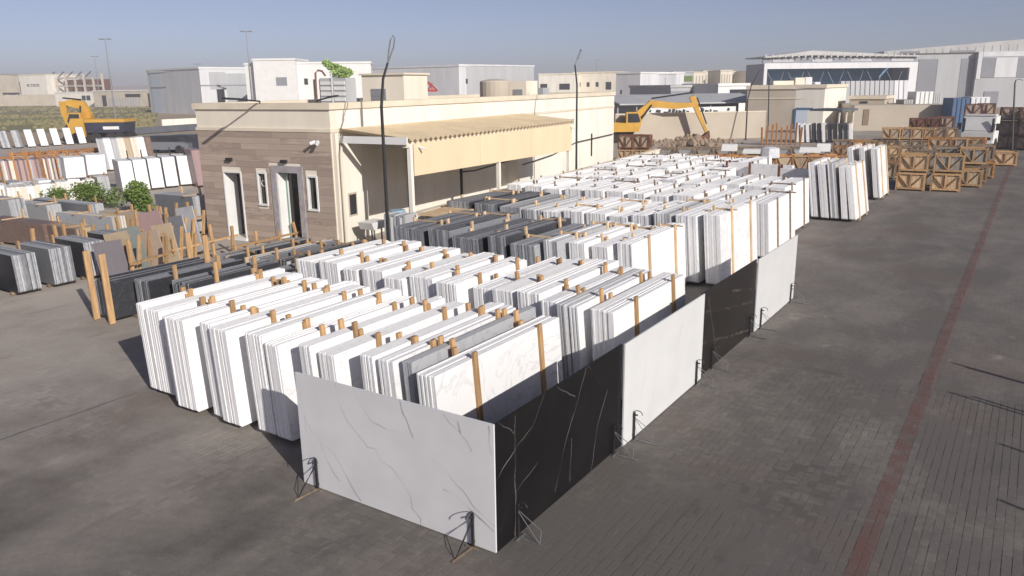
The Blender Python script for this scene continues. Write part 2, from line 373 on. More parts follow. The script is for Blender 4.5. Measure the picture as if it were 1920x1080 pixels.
# worn red line
def paint_mat(name, col, cover):
    m = bpy.data.materials.new(name); m.use_nodes = True; nt = m.node_tree; L = nt.links.new
    b = nt.nodes['Principled BSDF']; b.inputs['Roughness'].default_value = .8
    ge = nd(nt, 'ShaderNodeNewGeometry')
    n = nd(nt, 'ShaderNodeTexNoise'); n.inputs['Scale'].default_value = 2.2; n.inputs['Detail'].default_value = 8; n.inputs['Roughness'].default_value = .72; L(ge.outputs['Position'], n.inputs['Vector'])
    r_ = nd(nt, 'ShaderNodeMapRange'); r_.inputs['From Min'].default_value = cover-.16; r_.inputs['From Max'].default_value = cover+.2; r_.inputs['To Min'].default_value = .66; r_.inputs['To Max'].default_value = .10; L(n.outputs['Fac'], r_.inputs[0])
    L(r_.outputs[0], b.inputs['Alpha']); b.inputs['Base Color'].default_value = (*col,1)
    return m
M['red_line'] = paint_mat('worn_red_paint', (.23,.10,.085), .43)
ln = MB(); seg = 90
for k in range(seg):
    y0 = -3+78*k/seg; y1 = -3+78*(k+1)/seg
    w0 = .10+.02*noise.noise(Vector((k*.7,1,0))); w1 = .10+.02*noise.noise(Vector(((k+1)*.7,1,0)))
    ln.add([(LX-w0,y0,.004),(LX+w0,y0,.004),(LX+w1,y1,.004),(LX-w1,y1,.004)], [(0,1,2,3)])
tag(ln.build('road_marking', M['red_line']), 'worn red painted line along the paved lane', kind='structure')
cj = MB(); pr_ = None
for k in range(13):
    y = -5+5.7*k/12; x = -8.05+.012*math.sin(k*2.1); a = (x-.012-.006*(k%3),y); b_ = (x+.014,y)
    if pr_: cj.add([(pr_[0][0],pr_[0][1],.003),(pr_[1][0],pr_[1][1],.003),(b_[0],b_[1],.003),(a[0],a[1],.003)], [(0,1,2,3)])
    pr_ = (a,b_)
tag(cj.build('expansion_joint', M['road_dark']), 'dark straight joint across the paving', kind='structure')

# ------------------------------------------------------------------ display slabs
VW=[[(-2.4, 1.59), (-2.35, 1.39), (-2.24, 1.13), (-2.01, 0.93), (-1.91, 0.82), (-1.77, 0.83), (-1.71, 0.73), (-1.52, 0.65), (-1.33, 0.48), (-1.22, 0.35), (-1.22, 0.2), (-1.1, 0.11), (-1.1, -0.0)], [(-2.04, 1.54), (-1.95, 1.36), (-1.8, 1.18), (-1.61, 1.15), (-1.39, 1.16)], [(-1.33, 1.56), (-1.31, 1.42), (-1.23, 1.31), (-1.15, 1.14)], [(-0.69, 1.55), (-0.6, 1.45), (-0.48, 1.39), (-0.38, 1.29), (-0.32, 1.19)], [(-0.48, 1.49), (-0.46, 1.38)], [(-0.07, 1.53), (-0.07, 1.36), (-0.04, 1.2)], [(-0.86, 0.94), (-0.71, 0.88), (-0.57, 0.75), (-0.4, 0.62), (-0.29, 0.5), (-0.14, 0.41), (-0.02, 0.35)], [(-0.71, 0.6), (-0.58, 0.59), (-0.43, 0.5), (-0.26, 0.4), (-0.02, 0.28)], [(-3.01, 0.98), (-2.88, 0.81), (-2.72, 0.7), (-2.5, 0.58), (-2.34, 0.39), (-2.21, 0.2), (-2.08, 0.03)], [(-2.72, 0.7), (-2.68, 0.51), (-2.56, 0.36), (-2.43, 0.22)], [(-2.99, 0.98), (-2.98, 0.72)]]
VB=[[(0.05, 1.6), (0.4, 1.32), (0.41, 1.52)], [(0.41, 1.52), (0.41, 1.12), (0.41, 0.71), (0.39, 0.01)], [(0.42, 1.12), (0.79, 1.26), (1.08, 1.56)], [(0.42, 0.58), (0.93, 0.74)], [(1.33, 0.16), (1.56, 0.69), (1.9, 1.19), (2.11, 1.56)], [(1.7, 0.13), (1.73, 0.71)], [(2.15, 1.59), (2.54, 1.2)], [(0.03, 0.91), (0.43, 1.11)], [(2.29, 0.0), (2.46, 0.61), (2.74, 1.03)], [(0.08, 0.22), (0.25, 0.46)], [(1.35, 1.55), (1.81, 1.26)]]
def seg_dist(px, pz, a, b):
    ax, az = a; bx, bz = b; dx, dz = bx-ax, bz-az; t = max(0, min(1, ((px-ax)*dx+(pz-az)*dz)/(dx*dx+dz*dz+1e-9)))
    return math.hypot(px-ax-t*dx, pz-az-t*dz)
def display_slab(name, label, a, b, h, thick, mt, veins, nseg, width, fade, cat='stone slab'):
    # upright slab from ground point a to b; its show face is on the right-hand side going from b to a
    a = Vector(a); b = Vector(b); Ls = (b-a).length
    root = thing(name, label, cat, (a.x,a.y,0), math.atan2(b.y-a.y, b.x-a.x), 'upright display slabs')
    nx, nz = nseg, int(nseg*h/Ls)
    mb = MB()
    zb = .012
    for j in range(nz+1):
        for i in range(nx+1): mb.v.append((Ls*i/nx, 0, zb+(h-zb)*j/nz))
    for j in range(nz):
        for i in range(nx): mb.f.append((j*(nx+1)+i, j*(nx+1)+i+1, (j+1)*(nx+1)+i+1, (j+1)*(nx+1)+i))
    mb.m = [0]*len(mb.f)
    nfront = len(mb.v)
    mb.add([(0,0,zb),(Ls,0,zb),(Ls,0,h),(0,0,h),(0,thick,zb),(Ls,thick,zb),(Ls,thick,h),(0,thick,h)], [(5,4,7,6),(0,4,5,1),(3,2,6,7),(1,5,6,2),(0,3,7,4)])
    me = bpy.data.meshes.new('slab'); me.from_pydata(mb.v, [], mb.f); me.materials.append(mt)
    vals = [0.0]*nfront; dx_ = Ls/nx; dz_ = (h-zb)/nz
    for k, pl in enumerate(veins):
        wd = width*(.6+.7*((k*37)%10)/10)
        for s0, s1 in zip(pl[:-1], pl[1:]):
            m_ = wd*3+.03
            for jj in range(max(0,int((min(s0[1],s1[1])-m_-zb)/dz_)), min(nz,int((max(s0[1],s1[1])+m_-zb)/dz_)+1)+1):
                for ii in range(max(0,int((min(s0[0],s1[0])-m_)/dx_)), min(nx,int((max(s0[0],s1[0])+m_)/dx_)+1)+1):
                    x, z = ii*dx_, zb+jj*dz_
                    n_ = noise.noise(Vector((x*5,z*5,1.7))); n2_ = noise.noise(Vector((x*5,z*5,7.7)))
                    d_ = seg_dist(x+.022*n_+.006*noise.noise(Vector((x*22,z*22,k))), z+.022*n2_, s0, s1)
                    if d_ < wd*3:
                        v = math.exp(-(d_/wd)**2)*fade*max(.12,min(1.3,.55+1.5*noise.noise(Vector((x*2.6,z*2.6,k*1.3)))))
                        idx = jj*(nx+1)+ii; vals[idx] = max(vals[idx], min(1,v))
    vals += [0.0]*8
    at = me.attributes.new('vein', 'FLOAT', 'POINT'); at.data.foreach_set('value', vals)
    put('slab', me, root)
    return root
M['quartz'] = vein_mat('white_quartz', (.72,.72,.73), (.65,.65,.67), (.30,.31,.33), .30)
M['quartz2'] = vein_mat('plain_white_quartz', (.665,.675,.675), (.61,.62,.62), (.46,.47,.48), .30)
M['black'] = vein_mat('black_marble', (.008,.008,.009), (.013,.012,.012), (.30,.29,.27), .3, .12)
M['black2'] = vein_mat('brown_black_marble', (.017,.015,.014), (.024,.021,.019), (.24,.20,.17), .35, .16)
HS = 1.572
sh = lambda pls, o, flip: [[((p[0]-o) , p[1]) for p in l] for l in pls]
# front slab: runs along -X; show face towards -Y.  local x from the left end
display_slab('display_slab', 'white display slab with grey veins closing the front of the yard', (-3.10,0), (-.002,0), HS, .022, M['quartz'], [[(p[0]+3.1,p[1]) for p in l] for l in VW], 360, .0095, .85)
# slabs along X = 0, show face +X: local x runs along +Y
display_slab('display_slab', 'black display slab with white veins beside the front corner', (.003,.024), (.003,3.19), HS, .022, M['black'], [[(p[0]-.024,p[1]) for p in l] for l in VB], 420, .0042, .6)
display_slab('display_slab', 'white display slab between the two black ones', (.045,3.20), (.045,6.40), HS, .022, M['quartz2'], [[(.75,1.35),(.72,1.0),(.66,.7)],[(2.2,1.3),(2.0,1.0),(1.9,.5)],[(1.2,.9),(1.05,.4)],[(2.7,1.2),(2.55,.9)]], 110, .03, .28)
display_slab('display_slab', 'brownish black display slab, farther of the two dark ones', (.003,6.42), (.003,9.59), HS, .022, M['black2'], [[(.05,.64),(1.5,.36),(2.9,.12)],[(.1,1.2),(1.4,.95),(3.0,.7)],[(1.6,1.25),(2.9,1.0)],[(.3,1.4),(.9,.2)]], 110, .012, .5)
display_slab('display_slab', 'plain white display slab at the far end of the line', (.045,9.60), (.045,12.75), HS, .022, M['quartz2'], [[(1.0,1.3),(1.2,.6)]], 60, .03, .15)

# clamp stands
stand_mats = {}
def stand_meshes(mt, foot_mt, brace_mt):
    post = MB().box(-.014,.014,-.036,-.010,.012,.43).box(-.014,.014,-.010,-.003,.05,.09).box(-.014,.014,-.010,-.003,.36,.40)
    post.box(-.009,.009,-.075,-.036,.388,.406)
    arc = [(0.0,-.07-.075*math.cos(t)*.9-.01, .42+.05*math.sin(t)) for t in [math.pi*1.15*k/9-.2 for k in range(10)]]
    hand = MB().tube(arc, .0065, 6)
    bs = [MB().beam((.010,-.035,.34),(.04,-.315,.155),.007), MB().beam((-.010,-.035,.34),(-.02,-.33,.016),.007), MB().beam((.04,-.315,.155),(-.02,-.33,.016),.007)]
    ft = MB().beam((0,-.03,.008),(-.02,-.40,.008),.022,.013).beam((-.09,-.05,.008),(.09,-.05,.008),.022,.012)
    return [('post',post.mesh('post',mt)),('screw_handle',hand.mesh('screw_handle',mt))]+[('brace',b_.mesh('brace',brace_mt)) for b_ in bs]+[('foot',ft.mesh('foot',foot_mt))]
SM = stand_meshes(M['steel_dark'], M['wood_old'], M['steel_dark']); SG = stand_meshes(M['steel_dark'], M['steel_grey'], M['steel_grey'])
def stand(label, loc, rz, parts):
    t = thing('clamp_stand', label, 'slab stand', loc, rz, 'steel clamp stands holding the display slabs')
    for n, me in parts: put(n, me, t)
stand('black steel clamp stand at the left end of the front white slab', (-2.82,-.002,0), 0, SM)
stand('black steel clamp stand at the right end of the front white slab', (-.30,-.002,0), 0, SM)
for lab, y, x in [('steel clamp stand at the near end of the first black slab',.42,.005),('steel clamp stand at the far end of the first black slab',2.93,.005),
               ('steel clamp stand at the near end of the middle white slab',3.52,.047),('steel clamp stand at the far end of the middle white slab',6.1,.047),
               ('steel clamp stand at the near end of the second black slab',7.0,.005),('steel clamp stand at the far end of the second black slab',9.3,.005),
               ('steel clamp stand at the near end of the farthest white slab',9.95,.047),('steel clamp stand at the far end of the farthest white slab',12.4,.047)]:
    stand(lab, (x,y,0), R(90), SG)

# ------------------------------------------------------------------ slab packs
_cache = {}
def slab_mesh(t, L_, H_, mt):
    k = ('s', round(t,3), round(L_,2), round(H_,2), mt.name)
    if k not in _cache:
        c = .035 if L_ > 1 else .02
        poly = [(c,0),(L_-c,0),(L_,c),(L_,H_-c*.5),(L_-c*.5,H_),(c*.5,H_),(0,H_-c*.5),(0,c)]
        mb = MB().prism(poly, 0, t, 'x'); mb.m = [0,0]+[1]*(len(mb.f)-2)
        ed = 'edge_white' if mt.name in ('white_marble','veined_white_marble') else ('edge_dark' if mt.name in ('dark_granite','slate_granite') else None)
        _cache[k] = mb.mesh('slab', [mt, M[ed] if ed else mt])
    return _cache[k]
def box_mesh(name, dx, dy, dz, mt):
    k = (name, round(dx,3), round(dy,3), round(dz,3), mt.name)
    if k not in _cache: _cache[k] = MB().box(0,dx,0,dy,0,dz).mesh(name, mt)
    return _cache[k]
def pack(label, group, x, y, n, L_, H_, lean, pal, t=.03, rz=0, posts=(.27,.78), over=.07, bw=.085, wood='wood', jit=.008, z0=.085, tie=0, left_posts=True, name='slab_pack', cat='slab pack', loose=False):
    root = thing(name, label, cat, (x,y,0), rz+random.uniform(-.012,.012), group)
    off = 0.0
    ll = L_
    for k in range(n):
        mt = M[random.choice(pal)]
        if k == n//2 and random.random() < .5: ll = L_ + random.choice((-.08,.06))
        hh = H_ + (random.choice((0,0,-.02,.02,-.05)) if loose else random.choice((0,0,0,-.01)))
        put('slab', slab_mesh(t, ll, hh, mt), root, (off, random.uniform(-jit,jit), z0), rot=(0,-lean,0))
        off += t + random.choice((.0015,.0015,.002,.002,.003,.006 if not loose else .03))
    off -= .0015
    xr = off
    for fr in posts:
        yy = fr*L_ + random.uniform(-.06,.06)
        hb = round((H_ + z0 + over + random.uniform(-.03,.05))/.04)*.04
        put('batten', box_mesh('batten', .045, bw, hb, M[wood]), root, (xr+.004, yy, .002), rot=(0,-lean,0))
        if left_posts: put('batten', box_mesh('batten', .045, bw, hb, M[wood]), root, (-.052, yy+random.uniform(-.02,.02), .002), rot=(0,-lean,0))
        if random.random() < tie: put('tie_rail', box_mesh('tie_rail', round(xr,1)+.25, .035, .035, M[wood]), root, (-.1-math.sin(lean)*H_, yy+.03+bw, H_+z0+.0))
    for fr in (.18,.82):
        put('skid', box_mesh('skid', round(xr,1)+.1, .09, .075, M['wood_old']), root, (-.04, fr*L_, .001))
    return root, off
WH = ['white']*5 + ['white_vein']*3
def row(rowname, group, y, packs, L_, H_, lean, **kw):
    # packs: list of (x_base_left, n, palette, extra)
    for i, pk in enumerate(packs):
        x, n, pal, what = pk[:4]; ex = dict(kw); 
        if len(pk) > 4: ex.update(pk[4])
        yy = y + ex.pop('dy', 0); Lp = ex.pop('L', L_); Hp = ex.pop('H', H_)
        pack('%s slab pack, %s from the left in the %s' % (what, ORD[i], rowname), group, x, yy+random.uniform(-.05,.05), n, Lp, Hp+random.choice((-.06,-.03,0,0,.02,.05)), lean*random.uniform(.85,1.15), pal, **ex)
GW = 'stone slab packs in the fenced-in rows'
LEAN = R(4.5)
WV = ['white_vein']
d = lambda v, **k: dict(dy=v, **k)
row('front row', GW, .85, [(-7.80,5,WH,'white',d(0)),(-7.60,13,WH,'white',d(0)),(-6.88,5,WH,'white',d(-.2)),(-6.66,14,WH,'white',d(-.22)),(-5.84,8,WH,'white',d(-.22)),(-5.52,12,WH,'white',d(-.26)),
    (-4.78,11,WV+WH,'white',d(-.24)),(-4.36,9,WH,'white',d(-.24)),(-3.68,7,WV,'grey-veined white',d(-.1)),(-3.36,9,WH,'white',d(-.06)),(-2.68,7,WV+WH,'white',d(0)),(-2.34,8,WV,'grey-veined white',d(.02)),(-1.96,5,['grey_stone'],'grey',d(.05)),(-1.66,9,WH,'white',d(0))],
    3.1, 1.53, LEAN)
row('second row', GW, 4.42, [(-8.25,18,WH,'white',d(.3,L=2.6)),(-7.5,17,WH,'white',d(.2,L=2.6)),(-6.78,11,WV,'grey-veined white',d(.25,L=2.6)),(-6.27,17,WH,'white',d(.2,L=2.5)),(-5.55,14,WH,'white',d(.1,L=2.6)),(-4.96,17,WH,'white',d(.15,L=2.5)),(-4.25,14,WV+WH,'white',d(.1,L=2.5)),
    (-3.62,13,WV,'grey-veined white',d(.35)),(-3.08,13,WH,'white',d(.25)),(-2.54,14,WV+WH,'white',d(.15)),(-1.97,9,WV,'grey-veined white',d(0)),(-1.60,12,['white_vein','grey_stone'],'greyish white',d(-.05)),(-1.07,13,WH,'white',d(0))],
    3.0, 1.55, LEAN)
DK = ['dark_stone']*3+['slate']
row('third row', GW, 8.5, [(-8.85,26,DK,'dark'),(-7.75,22,DK,'dark',d(.1)),(-6.95,24,DK,'dark',d(.05)),(-5.95,16,DK,'dark',d(.1)),(-5.25,20,['slate','dark_stone','grey_stone'],'slate grey'),
    (-4.48,11,['grey_stone','white_vein'],'pale grey',d(.2)),(-4.0,12,WH,'white',d(.5)),(-3.48,12,WV,'grey-veined white',d(.7)),(-2.97,11,WH,'white',d(.9))], 3.1, 1.55, LEAN, wood='wood_pale', tie=.22)
row('fourth row', GW, 12.7, [(-10.35,26,DK,'dark'),(-9.3,25,DK,'dark'),(-8.4,22,['slate','grey_stone'],'slate grey'),(-7.6,19,['white_vein','grey_stone'],'pale grey'),(-6.9,18,WH,'white'),(-6.2,18,WH,'white'),
    (-5.5,18,WH,'white'),(-4.8,16,WV,'grey-veined white'),(-4.15,17,WV,'veined white'),(-3.47,14,['grey_stone','white_vein'],'mixed grey',dict(H=1.75)),(-2.87,16,WV,'veined white',dict(H=1.78)),(-2.15,13,WH,'bright white',dict(H=1.78))], 3.1, 1.6, LEAN, wood='wood_pale', tie=.22)
def fill(x0, x1, n, pal, what, **kw):
    return [(x0+(x1-x0)*i/(n-1), random.choice((12,13,14)), pal, what, kw) for i in range(n)]
row('fifth row', GW, 16.6, fill(-10.7,-2.2,12,WH,'white'), 3.1, 1.65, LEAN, t=.045, wood='wood_old', over=.06, bw=.06, tie=.22)
row('sixth row', GW, 20.4, fill(-11.0,-2.75,12,WH,'white'), 3.1, 1.62, LEAN, t=.045, wood='wood_old', over=.06, bw=.06, tie=.22)
row('seventh row', GW, 24.2, fill(-11.4,-6.3,8,WH,'white'), 3.1, 1.62, LEAN, t=.045, wood='wood_old', over=.06, bw=.06, tie=.22)
row('eighth and rearmost row', GW, 28.0, fill(-11.9,-6.2,8,WH,'white'), 3.1, 1.62, LEAN, t=.045, wood='wood_old', over=.06, bw=.06, tie=.22)
# packs standing across, faces to the camera
for i, (px, py, wd) in enumerate([(1360,385,1.5),(1403,390,1.7),(1458,402,2.0)]):
    p = G(px, py)
    pack(['veined white slab pack turned across the lane, left of three','veined white slab pack turned across the lane, middle of three','veined white slab pack turned across the lane, right of three'][i],
         'packs turned across the lane', p.x+wd, p.y, 6, wd, 1.75, R(5), WV, t=.05, rz=R(90), posts=(.98,), wood='wood_brown', over=.1)
# tall packs by the lane
GT = 'tall slab packs at the lane edge'
row('tall group at the lane', GT, 24.7, [(-2.30,5,['white_vein','white'],'soft grey'),(-1.93,5,['white_vein'],'veined white'),(-1.58,5,['grey_stone','white_vein'],'grey'),(-1.20,4,WH,'bright white'),(-.92,4,['white','white_vein'],'outermost white')], 2.6, 2.02, R(8.5), t=.05, wood='wood_pale', left_posts=False)
row('farther tall group at the lane', GT, 31.2, [(-2.05,4,WH,'white'),(-1.62,4,WH,'white'),(-1.15,5,WH,'white')], 2.6, 2.15, R(9.5), t=.05, wood='wood_pale', left_posts=False)

# ------------------------------------------------------------------ office building
def wall_holes(mb, x0, x1, z0, z1, y0, y1, holes, mi=0):
    xs = sorted({x0,x1,*[h[0] for h in holes],*[h[1] for h in holes]}); zs = sorted({z0,z1,*[h[2] for h in holes],*[h[3] for h in holes]})
    for a, b in zip(xs[:-1], xs[1:]):
        col = []
        for c, d in zip(zs[:-1], zs[1:]):
            if any(h[0] <= (a+b)/2 <= h[1] and h[2] <= (c+d)/2 <= h[3] for h in holes): continue
            if col and abs(col[-1][1]-c) < 1e-6: col[-1][1] = d
            else: col.append([c, d])
        for c, d in col: mb.box(a, b, y0, y1, c, d, mi)
BO = (-13.96, 11.38, 0); BR = R(6.5)
bld = thing('office_building', 'single-storey cream office with plank-clad end wall and flat roof', 'building', BO, BR)
BW, BL, BH = 5.80, 26.3, 4.64
holes = [(-4.75,-3.97,.10,2.33),(-3.17,-2.86,1.34,2.35),(-2.36,-1.45,.10,2.42),(-1.04,-.70,1.28,2.31)]
w = MB(); wall_holes(w, -BW, 0, 0, 4.44, .02, .34, holes)
w.build('end_wall', M['cream'], bld)
# long wall towards the slab yard, with a recess under the canopy
w = MB(); w.box(-.32,0,.34,1.46,0,4.44).box(-.32,0,1.46,13.2,3.3,4.44).box(-.32,0,13.2,BL,0,4.44)
w.box(-.75,-.60,1.46,13.2,0,3.3).box(-.60,-.32,1.35,1.46,0,3.3).box(-.60,-.32,13.2,13.35,0,3.3)
w.build('long_wall', M['cream_white'], bld)
MB().box(-BW,-BW+.3,.34,BL,0,4.44).box(-BW+.3,-.32,BL-.3,BL,0,4.44).build('back_wall', M['cream'], bld)
MB().box(-BW+.3,-.32,.34,BL-.3,4.05,4.2).build('roof', M['roof_gravel'], bld)
MB().box(-BW-.07,.07,-.05,.36,4.442,BH).box(-.36,.07,.36,BL+.05,4.442,BH).box(-BW-.07,-BW+.32,.36,BL+.05,4.442,BH).box(-BW+.32,-.36,BL-.3,BL+.05,4.442,BH).build('cornice', M['cream_trim'], bld)
MB().box(-BW-.03,.03,-.028,.018,3.74,3.84).box(.002,.03,.018,BL,3.74,3.84).build('string_course', M['cream_trim'], bld)
# lower cladding: planks one by one
rows_ = 19; ph = 3.73/rows_
phol = [(-4.80,-3.92,-1,2.38),(-3.25,-2.78,1.26,2.43),(-2.66,-1.28,-1,2.70),(-1.12,-.62,1.20,2.39)]
for r_ in range(rows_):
    z0_, z1_ = r_*ph+.002, (r_+1)*ph-.003
    segs = [(-BW+.01, -.012)]
    for hx0, hx1, hz0, hz1 in phol:
        if z1_ > hz0 and z0_ < hz1:
            ns = []
            for a, b in segs:
                if hx1 <= a or hx0 >= b: ns.append((a,b)); continue
                if hx0 > a: ns.append((a,hx0))
                if hx1 < b: ns.append((hx1,b))
            segs = ns
    for a, b in segs:
        x = a
        while x < b-.02:
            l_ = random.choice((.9,1.2,1.2,1.5,1.8)) if x > a else random.uniform(.4,1.5)
            x2 = b if b-(x+l_) < .3 else x+l_
            pr = random.uniform(0,.004)
            put('plank', MB().box(0, x2-x-.003, 0, .020+pr, 0, z1_-z0_).mesh('plank', M['plank']), bld, (x, -.004-pr, z0_))
            x = x2
# door and window surrounds
def surround(name, x0, x1, z0, z1, wd, mt, parent, y0=-.035, y1=.62):
    mb = MB().box(x0-wd,x0,y0,y1,z0,z1+wd).box(x1,x1+wd,y0,y1,z0,z1+wd).box(x0,x1,y0,y1,z1,z1+wd)
    if z0 > .5: mb.box(x0-wd,x1+wd,y0-.02,y1,z0-wd,z0-.001)
    return mb.build(name, mt, parent)
d1 = MB().box(-4.72,-3.97,.56,.60,.11,2.31).build('door', M['doorway_shade'], bld); d1['label'] = 'dark panel painted as the shaded interior of the open doorway'  # open doorway: the interior shade is put into this panel's dark colour
surround('door_frame', -4.72,-3.97,.10,2.33,.05,M['white_paint'],d1)
MB().box(-4.80,-3.9,-.10,.55,.0,.098).build('door_step', M['white_paint'], d1)
d2 = MB().box(-2.15,-1.46,.30,.34,.10,2.40).build('door', M['glass_dark'], bld); d2['label'] = 'dark glass entrance door'
surround('door_frame', -2.36,-1.45,.0,2.42,.22,M['grey_tile'],d2)
MB().box(-2.355,-2.30,-.02,.55,.1,2.41).box(-2.18,-2.152,.26,.36,.1,2.40).build('jamb', M['white_paint'], d2)
MB().box(-2.298,-2.182,.31,.33,.1,2.40).build('side_light', M['glass_green'], d2)
for x0, x1, z0_, z1_ in ((-3.17,-2.86,1.34,2.35),(-1.04,-.70,1.28,2.31)):
    wi = MB().box(x0,x1,.09,.11,z0_,z1_).build('window', M['glass_dark'], bld)
    surround('window_frame', x0, x1, z0_, z1_, .055, M['white_paint'], wi, y1=.22)
MB().tube([(-3.02,.17,2.02+.11*math.sin(t)) if False else (-3.02+.10*math.cos(t),.072,2.02+.10*math.sin(t)) for t in [k*.6 for k in range(11)]], .012, 6).build('sticker', M['white_paint'], bld)
for x_ in (-4.37,-1.95): MB().box(x_-.11,x_+.11,-.12,-.006,2.74,2.84).build('wall_lamp', M['steel_dark'], bld)
MB().tube([(-.45,-.02,3.42),(-.45,-.16,3.44)],.02,6).tube([(-.5,-.15,3.46),(-.6,-.30,3.40)],.055,8).tube([(-.40,-.15,3.46),(-.30,-.30,3.40)],.055,8).build('twin_spotlight', M['white_paint'], bld)
# slot and window in the long wall
MB().box(.003,.05,22.5,22.62,1.15,2.4).build('wall_slot', M['steel_dark'], bld)
MB().box(-.05,.012,.66,1.12,.98,1.76).build('hatch', M['beige_block'], bld)
MB().box(.014,.02,.72,1.06,1.04,1.70).build('hatch_pane', M['window_dark'], bld)
MB().box(.002,.14,.05,.20,0,3.73).box(.002,.10,.30,.42,0,3.70).build('pilaster', M['cream'], bld)
MB().tube([(.03,1.55,4.75),(.09,1.55,4.70),(.09,1.55,3.85)],.028,6).build('drain_pipe', M['steel_grey'], bld)
# canopy
cy0, cy1, cxo = .35, 13.4, 2.6
cor = MB(); nr = 44
prof = []
for k in range(nr*2+1):
    y = cy0+(cy1-cy0)*k/(nr*2); prof.append((y, -.02 if k % 2 else .075))
vv = []; ff = []
for (y, dz) in prof:
    vv += [(.06,y,3.78+dz),(cxo+.12,y,3.50+dz),(.06,y,3.77+dz),(cxo+.12,y,3.49+dz)]
for k in range(len(prof)-1):
    a = k*4; b = a+4; ff += [(a,b,b+1,a+1),(a+2,a+3,b+3,b+2),(a+1,b+1,b+3,a+3)]
cor.add(vv, ff); cor.build('canopy_roof', M['canopy'], bld)
MB().box(.03,cxo+.06,cy0-.09,cy0-.01,3.40,3.62).box(.03,cxo+.06,cy1+.01,cy1+.09,3.40,3.62).build('canopy_edge_beam', M['white_paint'], bld)
nf = 3
MB().box(cxo-.16,cxo-.03,cy0,cy1,3.30,3.47).build('eave_light_stop', M['cream_trim'], bld)  # added strip behind the fascia to stop a light streak on the back wall
for k in range(nf):
    a = cy0+.35+(cy1-cy0-.4)*k/nf; b = cy0+.35+(cy1-cy0-.4)*(k+1)/nf-.012
    MB().add([(cxo,a,2.42-.06*k),(cxo+.02,a,2.42-.06*k),(cxo+.02,b,2.36-.06*k),(cxo,b,2.36-.06*k),(cxo,a,3.40),(cxo+.02,a,3.40),(cxo+.02,b,3.40),(cxo,b,3.40)],[(0,3,2,1),(4,5,6,7),(0,1,5,4),(1,2,6,5),(2,3,7,6),(3,0,4,7)]).build('fascia_panel', M['fascia'], bld)
for y_ in (.62,6.45,13.2):
    MB().box(cxo-.14,cxo-.012,y_-.065,y_+.065,0,3.42).build('post', M['cream_white'], bld)
MB().box(-.597,-.5,5.0,5.06,0,3.0).box(-.597,-.52,8.9,8.98,0,3.2).build('drain_pipe', M['steel_dark'], bld)
MB().tube([(.16,7.6,1.75),(.3,8.6,1.72),(.45,13.0,1.95)],.03,6).tube([(.15,13.4,1.5),(.15,17,1.7),(.15,20,2.1),(.15,26,2.2)],.025,6).build('cable', M['steel_dark'], bld)
MB().tube([(cxo+.03,.95,3.3),(cxo+.25,1.0,3.22)],.035,6).tube([(cxo+.03,13.2,3.3),(cxo+.2,13.2,3.2)],.035,6).build('security_camera', M['white_paint'], bld)
# roof-edge floodlights
for lab, x_, y_, dx, dy in (('black floodlight on an arm over the plank-clad wall',-2.75,-.06,.07,-1.5),('black floodlight on an arm behind the front parapet',-1.2,.9,-.5,1.6)):
    t = thing('flood_lamp', lab, 'floodlight', tuple(Matrix.Translation(BO) @ Matrix.Rotation(BR,4,'Z') @ Vector((x_,y_,BH))), BR, 'floodlights on the office roof edge')
    MB().tube([(0,0,0),(0,0,.06),(dx*.6,dy*.6,.14),(dx,dy,.17)],.028,6).build('arm', M['steel_dark'], t)
    MB().beam((dx*.62,dy*.62,.15),(dx*1.05,dy*1.05,.185),.14,.05).build('lamp_head', M['steel_dark'], t)
def B2W(x, y, z=0): return tuple(Matrix.Translation(BO) @ Matrix.Rotation(BR,4,'Z') @ Vector((x,y,z)))
# low wall in front of the canopy
lw = thing('yard_wall', 'low cream wall between the canopy and the slab rows', 'wall', B2W(3.15,.1), BR)
MB().box(-.09,.09,0,25,0,1.36).build('wall', M['cream_white'], lw)
MB().box(-.13,.13,-.03,25.03,1.362,1.44).build('coping', M['cream_trim'], lw)
# street-lamp poles
def lamp_pole(label, base, pts, head_pts, r0=.055, group='black lamp poles along the office'):
    t = thing('lamp_pole', label, 'lamp pole', base, 0, group)
    b = Vector(base); q = [Vector(p)-b for p in pts]
    MB().box(-.14,.14,-.14,.14,0,.03).build('base_plate', M['steel_dark'], t)
    n = len(q); MB().tube(q, [r0*(1-.45*k/(n-1)) for k in range(n)], 8).build('pole', M['steel_dark'], t)
    h = [Vector(p)-b for p in head_pts]
    MB().tube(h, .022, 6).build('lamp_head', M['steel_grey'], t)
    return t
pb = Vector(B2W(3.05,-1.45)); D0 = (pb+Vector((0,0,4))-CAM).dot(fwd)
q1 = P(716,200,D0); q2 = P(722,148,D0); q3 = P(727,118,D0); 
ring = [P(x_,y_,D0-.15) for x_,y_ in ((727,118),(729,95),(732,75),(737,66),(740,72),(738,88),(733,102),(728,116))]
lamp_pole('black lamp pole with looped head before the canopy corner', pb, [pb+Vector((0,0,.03)), pb+Vector((0,0,2)), Vector((pb.x,pb.y,q1.z)), Vector((*(pb.xy*.4+q2.xy*.6),q2.z)), q3], ring)
pb = Vector(B2W(2.85,13.35)); D0 = (pb+Vector((0,0,4))-CAM).dot(fwd)
q1 = P(1065,158,D0); q2 = P(1078,122,D0)
lamp_pole('black lamp pole with leaning arm at the far canopy end', pb, [pb+Vector((0,0,.03)), pb+Vector((0,0,2.5)), Vector((pb.x,pb.y,q1.z)), q2], [q2,P(1083,108,D0),P(1089,92,D0),P(1090,96,D0-.1),P(1085,110,D0-.1)])
